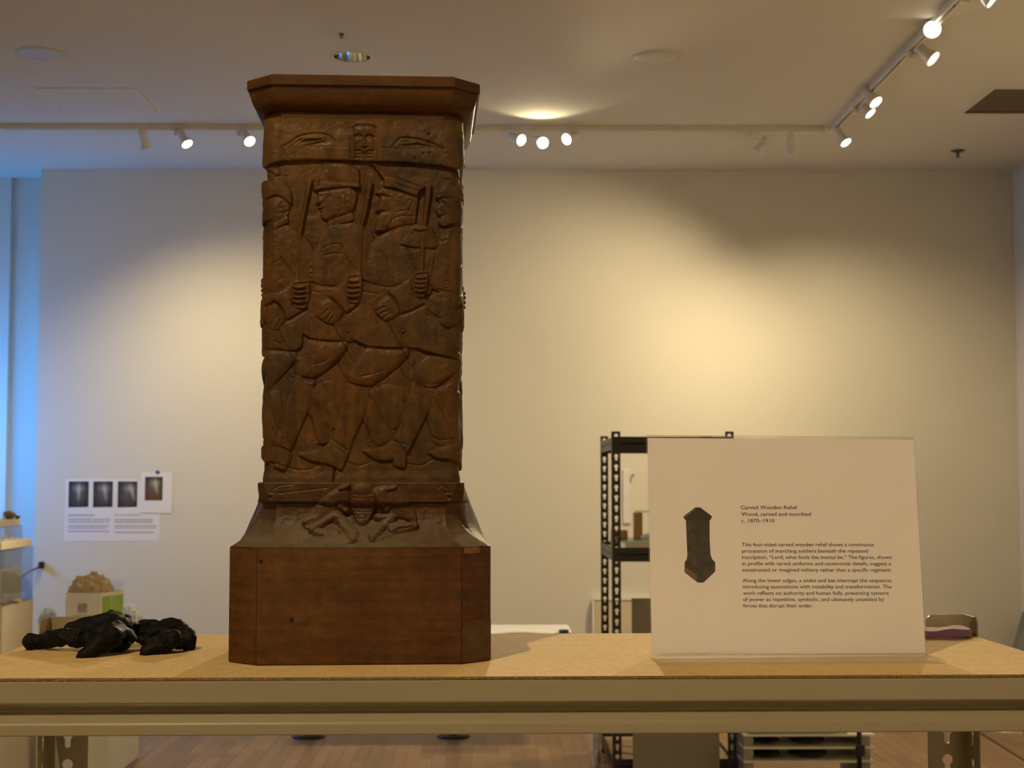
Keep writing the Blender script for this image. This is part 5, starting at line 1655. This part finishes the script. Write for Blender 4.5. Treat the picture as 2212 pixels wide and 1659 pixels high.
# low white plinths below, carrying the box
YW = 8.2
a, b = at_box(66, 236, 1386, 1500, YW, 0.72)
lowp = empty('low_plinth', ((a.x + b.x) / 2, YW + 0.36, 0)); tag(lowp, 'low white plinth carrying the cardboard box behind the gloves', 'plinth')
hxp = (b.x - a.x) / 2; zlp = b.z
MB().box((-hxp, -0.36, 0), (hxp, 0.36, zlp), bevel=0.003).build('block', mat('plinth_green_white', (0.68, 0.68, 0.60), 0.55), lowp)
MB().box((-hxp - 0.001, -0.361, zlp), (hxp + 0.001, 0.361, zlp + 0.003)).build('top_panel', creamw, lowp)
zlp += 0.003
# the box
YBX = 8.32
a, b = at_box(136, 221, 1281, 1384, YBX, 0.24)
bx = empty('cardboard_box', ((a.x + b.x) / 2, YBX, zlp), math.radians(-14)); tag(bx, 'white cardboard box with green side panel holding crumpled paper', 'box')
bw, bh = (b.x - a.x), b.z - zlp
cb = mat('box_white', (0.78, 0.74, 0.64), 0.7, var=0.03)
t = 0.004
bm_ = MB()
bm_.box((-bw / 2, 0, 0), (bw / 2, t, bh)); bm_.box((-bw / 2, 0.26, 0), (bw / 2, 0.26 + t, bh)); bm_.box((-bw / 2, t, 0), (-bw / 2 + t, 0.26, bh)); bm_.box((bw / 2 - t, t, 0), (bw / 2, 0.26, bh)); bm_.box((-bw / 2, t, 0), (bw / 2, 0.26, t))
bm_.build('carton', cb, bx)
MB().box((bw / 2, 0.02, 0.0), (bw / 2 + 0.001, 0.12, bh - 0.02)).build('green_panel', mat('green_print', (0.30, 0.50, 0.07), 0.6), bx)
MB().box((bw / 2, 0.13, 0.0), (bw / 2 + 0.001, 0.25, bh - 0.02)).build('green_panel', MATS['green_print'], bx)
MB().box((-0.030, -0.0008, bh - 0.105), (0.026, 0, bh - 0.055)).build('label_print', mat('grey_print', (0.35, 0.36, 0.35), 0.7, var=0.4, scale=80), bx)
MB().box((-0.055, -0.0008, bh - 0.124), (0.055, 0, bh - 0.118)).build('text_line', MATS['grey_print'], bx)
for i in range(4):
    MB().box((-0.012 + i * 0.018, -0.0008, bh - 0.165), (-0.002 + i * 0.018, 0, bh - 0.140)).build('text_mark', MATS['grey_print'], bx)
def crumple(name, label, loc, r, sc, m, cat, seed=0.0, amp=0.35, freq=2.2):
    mb = MB().sphere((0, 0, 0), 1.0, 5)
    for w_ in mb.bm.verts:
        p = w_.co * freq + Vector((seed, seed * 2, 0))
        n_ = abs(mnoise.noise(p)) * 0.8 + abs(mnoise.noise(p * 2.3)) * 0.45 + abs(mnoise.noise(p * 4.7)) * 0.2
        w_.co *= (1 - amp * n_)
        w_.co = Vector((w_.co.x * r * sc[0], w_.co.y * r * sc[1], w_.co.z * r * sc[2]))
    o = mb.build(name, m, None, False); o.location = loc
    tag(o, label, cat); return o
kraft = mat('kraft_paper', (0.50, 0.37, 0.22), 0.75, var=0.1, scale=20)
c = at(196, 1281, YBX + 0.12)
crumple('crumpled_paper', 'crumpled brown packing paper rising out of the cardboard box', (c.x, YBX + 0.13, c.z - 0.02), 0.135, (0.98, 0.85, 1.12), kraft, 'paper', 2.0, 0.52, 1.5)
wrapm = mat('plastic_wrap', (0.72, 0.76, 0.80), 0.25, var=0.1, scale=30)
c = at(281, 1376, 8.75)
crumple('plastic_bundle', 'bundle of bluish white plastic wrap right of the cardboard box', (c.x - 0.02, 8.78, zlp + 0.075), 0.085, (1.0, 0.9, 0.95), wrapm, 'bundle', 5.0, 0.25)
c = at(92, 1376, 8.4)
crumple('plastic_bundle', 'bundle of bluish white plastic wrap left of the cardboard box', (c.x, 8.5, zlp + 0.075), 0.085, (0.6, 0.9, 0.95), wrapm, 'bundle', 9.0, 0.25)

# ================================================================== WHITE TABLE BEHIND THE PILLAR
YTb = 9.35
zt_ = at(1106, 1366, YTb).z
wt = empty('table', ((at(660, 1400, YTb).x + at(985, 1400, YTb).x) / 2, YTb + 0.25, 0)); tag(wt, 'white topped table on two round black feet behind the shelf', 'table')
hx3 = (at(1130, 1366, YTb).x - at(620, 1366, YTb).x) / 2
MB().box((-hx3, -0.25, zt_ - 0.025), (at(1236, 1366, YTb).x - wt.location.x, 0.25, zt_), bevel=0.004).build('table_top', whitem, wt)
for u in (667, 980):
    xx = at(u, 1583, YTb + 0.25).x - wt.location.x
    MB().cyl((xx, 0, 0.02), (xx, 0, zt_ - 0.025), 0.03).build('column', whitem, wt, True)
    MB().lathe((xx, 0, 0), (0, 0, 1), [(0, 0.001), (0, 0.10), (0.012, 0.10), (0.02, 0.085), (0.024, 0.03)], 32).build('foot_disc', mat('black_iron', (0.012, 0.012, 0.012), 0.4), wt, True)
# curled white sheet on the table and roll of blue tape
NS_ = 20
vs, fs_ = [], []
xa, xb = at(1052, 1366, YTb - 0.1).x, at(1200, 1366, YTb - 0.1).x
for i in range(NS_ + 1):
    t_ = i / NS_
    for (yy, k_) in ((YTb - 0.2, 0), (YTb + 0.15, 1)):
        for dz in (0.0015, 0.0):
            vs.append((xa + (xb - xa) * t_, yy, zt_ + dz + 0.016 * math.sin(math.pi * t_)))
for i in range(NS_):
    a_ = i * 4; b_ = a_ + 4
    fs_ += [(a_, b_, b_ + 2, a_ + 2), (a_ + 1, a_ + 3, b_ + 3, b_ + 1), (a_, a_ + 1, b_ + 1, b_), (a_ + 2, b_ + 2, b_ + 3, a_ + 3)]
o = pyd('paper_sheet', vs, fs_, mat('white_sheet', (0.88, 0.85, 0.74), 0.6), None, True); tag(o, 'curled white paper sheet on the table right of the pillar', 'paper')
c = at(1217, 1366, YTb)
tpr = empty('tape_roll', (c.x, YTb - 0.05, zt_)); tag(tpr, 'roll of dark blue tape on the edge of the white table', 'tape')
MB().lathe((0, 0, 0), (0, 0, 1), [(0, 0.024), (0, 0.030), (0.020, 0.030), (0.020, 0.024), (0, 0.024)], 28).build('tape', mat('navy_tape', (0.03, 0.06, 0.20), 0.5), tpr)
MB().lathe((0, 0, 0.0005), (0, 0, 1), [(0, 0.021), (0, 0.0238), (0.019, 0.0238), (0.019, 0.021), (0, 0.021)], 28).build('core', kraft, tpr)

# ================================================================== BLACK METAL RACK
blk = mat('black_enamel', (0.014, 0.012, 0.010), 0.38, var=0.1)
YR = 8.2
RD = 0.86
xl_ = at(1322, 1000, YR).x; xr_ = at(1585, 1000, YR).x
zr = at(1331, 932, YR).z
rack = empty('metal_rack', ((xl_ + xr_) / 2, YR, 0)); tag(rack, 'tall black metal rack with keyhole posts behind the sign', 'rack')
hr = (xr_ - xl_) / 2
pw = 0.045
holes = []
z = zr - 0.022
while z > 0.06:
    holes.append(keyhole(pw / 2, z, 0.0105, 0.0060, 0.019)); z -= 0.0545
fm = plate('flange', [(0, 0), (pw, 0), (pw, zr), (0, zr)], holes, 0.002)
fm.materials.append(blk)
for sx in (-1, 1):
    for (yy, sy) in ((0, 1), (RD, -1)):
        p = empty('post'); p.parent = rack; p.location = (sx * hr, yy, 0)
        o = bpy.data.objects.new('flange', fm); COL.objects.link(o); o.parent = p; o.rotation_euler = (math.pi / 2, 0, 0); o.scale = (-sx, 1, 1)
        o = bpy.data.objects.new('flange', fm); COL.objects.link(o); o.parent = p; o.rotation_euler = (math.pi / 2, 0, sy * math.pi / 2)
mdf = mat('rack_board', (0.42, 0.28, 0.15), 0.6, var=0.1, scale=60)
zmid = at(1331, 1183, YR).z
zlow = at(1331, 1640, YR).z
for zz_, board in ((at(1331, 943, YR).z, False), (zmid, True), (0.66, True), (zlow, True)):
    for (yy, sgn) in ((0, 1), (RD, -1)):
        d2 = MB(); 
        d2.box((-hr + 0.002, min(yy + sgn * 0.004, yy + sgn * 0.010), zz_ - 0.075), (hr - 0.002, max(yy + sgn * 0.004, yy + sgn * 0.010), zz_ - 0.0))
        d2.box((-hr + 0.002, min(yy + sgn * 0.004, yy + sgn * 0.030), zz_ - 0.040), (hr - 0.002, max(yy + sgn * 0.004, yy + sgn * 0.030), zz_ - 0.034))
        d2.build('beam', blk, rack)
    for sx in (-1, 1):
        d2 = MB()
        d2.box((sx * (hr - 0.004) - 0.003, 0.004, zz_ - 0.070), (sx * (hr - 0.004) + 0.003, RD - 0.004, zz_ - 0.042))
        d2.box((sx * (hr - 0.014) - 0.010, 0.004, zz_ - 0.040), (sx * (hr - 0.014) + 0.010, RD - 0.004, zz_ - 0.034))
        d2.box((sx * (hr - 0.004) - 0.003, 0.004, zz_ - 0.032), (sx * (hr - 0.004) + 0.003, RD - 0.004, zz_ - 0.004))
        d2.build('beam', blk, rack)
    if board:
        MB().box((-hr + 0.012, 0.012, zz_ - 0.034), (hr - 0.012, RD - 0.012, zz_ - 0.020)).build('shelf_board', mdf, rack)
# things on the rack's middle shelf
rx = rack.location.x
glassg = clear_mat('green_glass', (0.72, 0.80, 0.72), 0.10, 0.03)
zsh = zmid - 0.020
wb = mat('wood_block', (0.38, 0.23, 0.10), 0.6, var=0.15, scale=40)
def thing_box(name, label, cat, lo, hi, m, bevel=0.001, group=None, rz=0.0):
    lo, hi = Vector(lo), Vector(hi)
    c = Vector(((lo.x + hi.x) / 2, (lo.y + hi.y) / 2, lo.z))
    o = MB().box(lo - c, hi - c, bevel=bevel).build(name, m); o.location = c; o.rotation_euler = (0, 0, rz)
    tag(o, label, cat, group); return o
thing_box('paper_stack', 'thick stack of pale papers on the middle rack shelf', 'paper', (rx - 0.25, 8.27, zsh), (rx + 0.2, 8.62, zsh + 0.045), mat('paper_edge', (0.72, 0.68, 0.58), 0.7, var=0.08, scale=120))
thing_box('glass_sheet', 'thick greenish glass sheet lying on the pale papers', 'glass', (rx - 0.26, 8.26, zsh + 0.046), (rx + 0.24, 8.68, zsh + 0.058), glassg)
mb = MB().sphere((0, 0, 0), 1, 4, (0.17, 0.14, 0.040))
for w_ in mb.bm.verts: w_.co.z = max(w_.co.z, -0.004)
o = mb.build('glass_bowl', mat('green_grey_glass', (0.20, 0.21, 0.16), 0.12, var=0.4, scale=15), None, True); o.location = (rx + 0.02, 8.46, zsh + 0.0625); tag(o, 'shallow overturned green glass bowl on the glass sheet', 'bowl')
thing_box('wood_block', 'orange wooden block standing on the rear of the middle rack shelf', 'block', (at(1370, 1130, 8.75).x, 8.75, zsh), (at(1388, 1130, 8.75).x, 8.82, at(1380, 1107, 8.75).z), wb)
thing_box('glass_sheet', 'long glass sheet resting on the standing wooden block', 'glass', (rx - 0.14, 8.72, at(1380, 1106.5, 8.75).z), (rx + 0.26, 8.95, at(1380, 1105, 8.75).z + 0.004), glassg)
thing_box('wood_block', 'wooden block at the rear left corner of the middle rack shelf', 'block', (rx - hr + 0.05, 8.86, zsh), (rx - hr + 0.14, 8.98, zsh + 0.09), wb)
thing_box('wall_strip', 'narrow white strip fixed upright on the back wall behind the rack', 'strip', (at(1346, 1100, WY).x, WY - 0.012, at(1350, 1130, WY).z), (at(1361, 1100, WY).x, WY, at(1350, 1014, WY).z), mat('strip_white', (0.80, 0.80, 0.76), 0.5))
o = empty('wall_hook', (at(1366, 1022, WY).x, WY, at(1366, 1026, WY).z)); tag(o, 'tiny grey hook on the back wall beside the white strip', 'hook')
MB().cyl((0, 0, 0), (0, -0.03, 0), 0.005, 0.005, 10).build('pin', mat('hook_grey', (0.35, 0.34, 0.3), 0.4, 0.5), o)
MB().sphere((0, -0.03, 0), 0.010, 2).build('knob', MATS['hook_grey'], o, True)

# leaning panels
def lean_panel(name, label, u0, u1, vt, Y, thick, m, lean=3.0, cat='panel', edge_m=None):
    a = at(u0, vt, Y); b = at(u1, vt, Y)
    e = empty(name, ((a.x + b.x) / 2, Y - math.sin(math.radians(lean)) * a.z, 0)); tag(e, label, cat)
    w = (b.x - a.x) / 2; h = a.z / math.cos(math.radians(lean))
    o = MB().box((-w, 0, 0), (w, thick, h), bevel=0.001).build('board', m, e); o.rotation_euler = (-math.radians(lean), 0, 0)
    if edge_m:
        for p, q in (((-w - 0.012, -0.006, 0), (-w, thick, h)), ((w, -0.006, 0), (w + 0.012, thick, h)), ((-w - 0.012, -0.006, h), (w + 0.012, thick, h + 0.012))):
            o = MB().box(p, q).build('frame_strip', edge_m, e); o.rotation_euler = (-math.radians(lean), 0, 0)
    return e
lean_panel('grey_panel', 'flat grey brown panel leaning in front of the black rack', 1365, 1550, 1293, 8.16, 0.022, mat('panel_grey', (0.25, 0.215, 0.160), 0.7, var=0.03), 2.0)
lean_panel('framed_canvas', 'cream canvas in a thin white frame leaning on the back wall behind the rack', 1283, 1460, 1296, 10.9, 0.03, mat('canvas_cream', (0.66, 0.57, 0.42), 0.8), 4.0, 'canvas', mat('frame_white', (0.86, 0.83, 0.74), 0.5))
e = empty('glass_sheet', (3.555, 10.42, 0)); tag(e, 'grey green glass sheet leaning on the right wall at the picture edge', 'glass')
o = MB().box((-0.006, -0.44, 0.002), (0.006, 0.44, 0.68), bevel=0.001).build('pane', mat('frosted_green', (0.20, 0.22, 0.17), 0.3, var=0.25, scale=6), e)
o.rotation_euler = (0, math.radians(16), 0)

# pale wrapped board beside the rack's foot
lean_panel('wrapped_board', 'tan board wrapped in clear plastic leaning at the left foot of the rack', 1277, 1297, 1480, 8.75, 0.03, mat('tan_board', (0.34, 0.24, 0.15), 0.6, var=0.1), 3.0)
c = at(1293, 1600, 8.6)
crumple('plastic_bag', 'crumpled clear plastic bag at the left foot of the rack', (c.x - 0.02, 8.55, 0.205), 0.12, (0.28, 0.4, 1.95), mat('bag_plastic', (0.62, 0.60, 0.56), 0.15, var=0.2, scale=20), 'bag', 3.0, 0.35)

# ================================================================== STACK OF BOARDS AND GLASS RIGHT OF THE RACK
YK = 8.0
xk0, xk1 = at(1606, 1600, YK).x, at(1890, 1600, YK).x
cream2 = mat('board_cream', (0.74, 0.70, 0.56), 0.6, var=0.05)
lv = [at(1700, v, YK).z for v in (1644, 1614, 1587)]
black_b = mat('black_plastic', (0.008, 0.008, 0.009), 0.12, var=0.2)
prev = 0.0
for i, zv in enumerate(lv):
    nm = ('lowest', 'middle', 'topmost')[i]
    for k, xx in enumerate((xk0 + 0.004, xk1 - 0.07)):
        thing_box('spacer_block', '%s grey spacer block under the %s cream board' % (('left', 'right')[k], nm), 'block', (xx, YK + 0.02, prev), (xx + 0.05, YK + 0.5, zv - 0.010), mat('spacer_grey', (0.30, 0.29, 0.22), 0.5, var=0.2, scale=20), group='spacer blocks in the board stack')
    thing_box('cream_board', 'flat cream board, %s of the stack right of the rack' % nm, 'board', (xk0, YK, zv - 0.010), (xk1, YK + 0.52, zv), cream2, group='cream boards stacked on the floor')
    prev = zv
for i, (u, v0, w, h) in enumerate(((1665, 1, 0.075, 0.026), (1755, 1, 0.10, 0.026), (1665, 0, 0.08, 0.027), (1756, 0, 0.11, 0.027))):
    x_ = at(u, 1600, YK).x
    crumple('wrapped_dish', ('dark glossy dish on the middle board, left one', 'dark glossy dish on the middle board, right one', 'dark glossy dish on the lowest board, left one', 'dark glossy dish on the lowest board, right one')[i], (x_, YK + 0.16, lv[v0] + h * 0.92), 1.0, (w, 0.12, h), black_b, 'dish', i * 3.0, 0.12, 1.2)
thing_box('glass_sheet', 'greenish glass sheet lying on the topmost cream board', 'glass', (xk0 + 0.02, YK + 0.01, lv[2]), (xk1 - 0.14, YK + 0.45, lv[2] + 0.012), glassg)
thing_box('glass_sheet', 'second greenish glass sheet stacked above the first', 'glass', (xk0 + 0.04, YK + 0.02, lv[2] + 0.013), (xk1 - 0.18, YK + 0.43, lv[2] + 0.028), glassg)
# black pole with clamp in front of it
c = at(1856, 1600, 7.85)
st = empty('light_stand', (c.x, 7.85, 0)); tag(st, 'black upright pole with clamp knob in front of the board stack', 'stand')
MB().cyl((0, 0, 0.01), (0, 0, at(1856, 1480, 7.85).z), 0.013, 0.012, 16).build('pole', bk, st, True)
MB().box((-0.016, -0.02, at(1856, 1632, 7.85).z), (0.026, 0.02, at(1856, 1608, 7.85).z), bevel=0.005).build('clamp', bk, st)
MB().lathe((0, 0, 0), (0, 0, 1), [(0, 0.001), (0, 0.14), (0.01, 0.14), (0.016, 0.03), (0.03, 0.014)], 28).build('base_disc', bk, st, True)
# cord and papers on the floor at the right
pts = [onz(2100, 1572, 0.006), onz(2150, 1602, 0.006), onz(2212, 1641, 0.006), onz(2290, 1690, 0.006)]
o0 = pts[0].copy(); o0.z = 0
o = empty('floor_cord', o0); tag(o, 'dark cord lying across the floor at the right', 'cord')
MB().tube([p - o0 for p in pts], 0.006).build('cord', mat('cord_brown', (0.10, 0.07, 0.04), 0.6), o, True)
c = onz(2172, 1582, 0.0)
vs = [(-0.09, 0.10, 0.0), (0.12, 0.12, 0.0), (0.09, -0.05, 0.0), (-0.03, -0.03, 0.0)]
vs = [(x_, y_, 0.001) for x_, y_, z_ in vs] + [(x_, y_, 0.004 + (0.02 if i_ == 2 else 0)) for i_, (x_, y_, z_) in enumerate(vs)]
o = pyd('paper_sheet', vs, [(3, 2, 1, 0), (4, 5, 6, 7), (0, 1, 5, 4), (1, 2, 6, 5), (2, 3, 7, 6), (3, 0, 4, 7)], mat('white_sheet', (0.88, 0.85, 0.74), 0.6)); o.location = (c.x, c.y, 0)
tag(o, 'white paper lying on the floor at the right edge', 'paper')
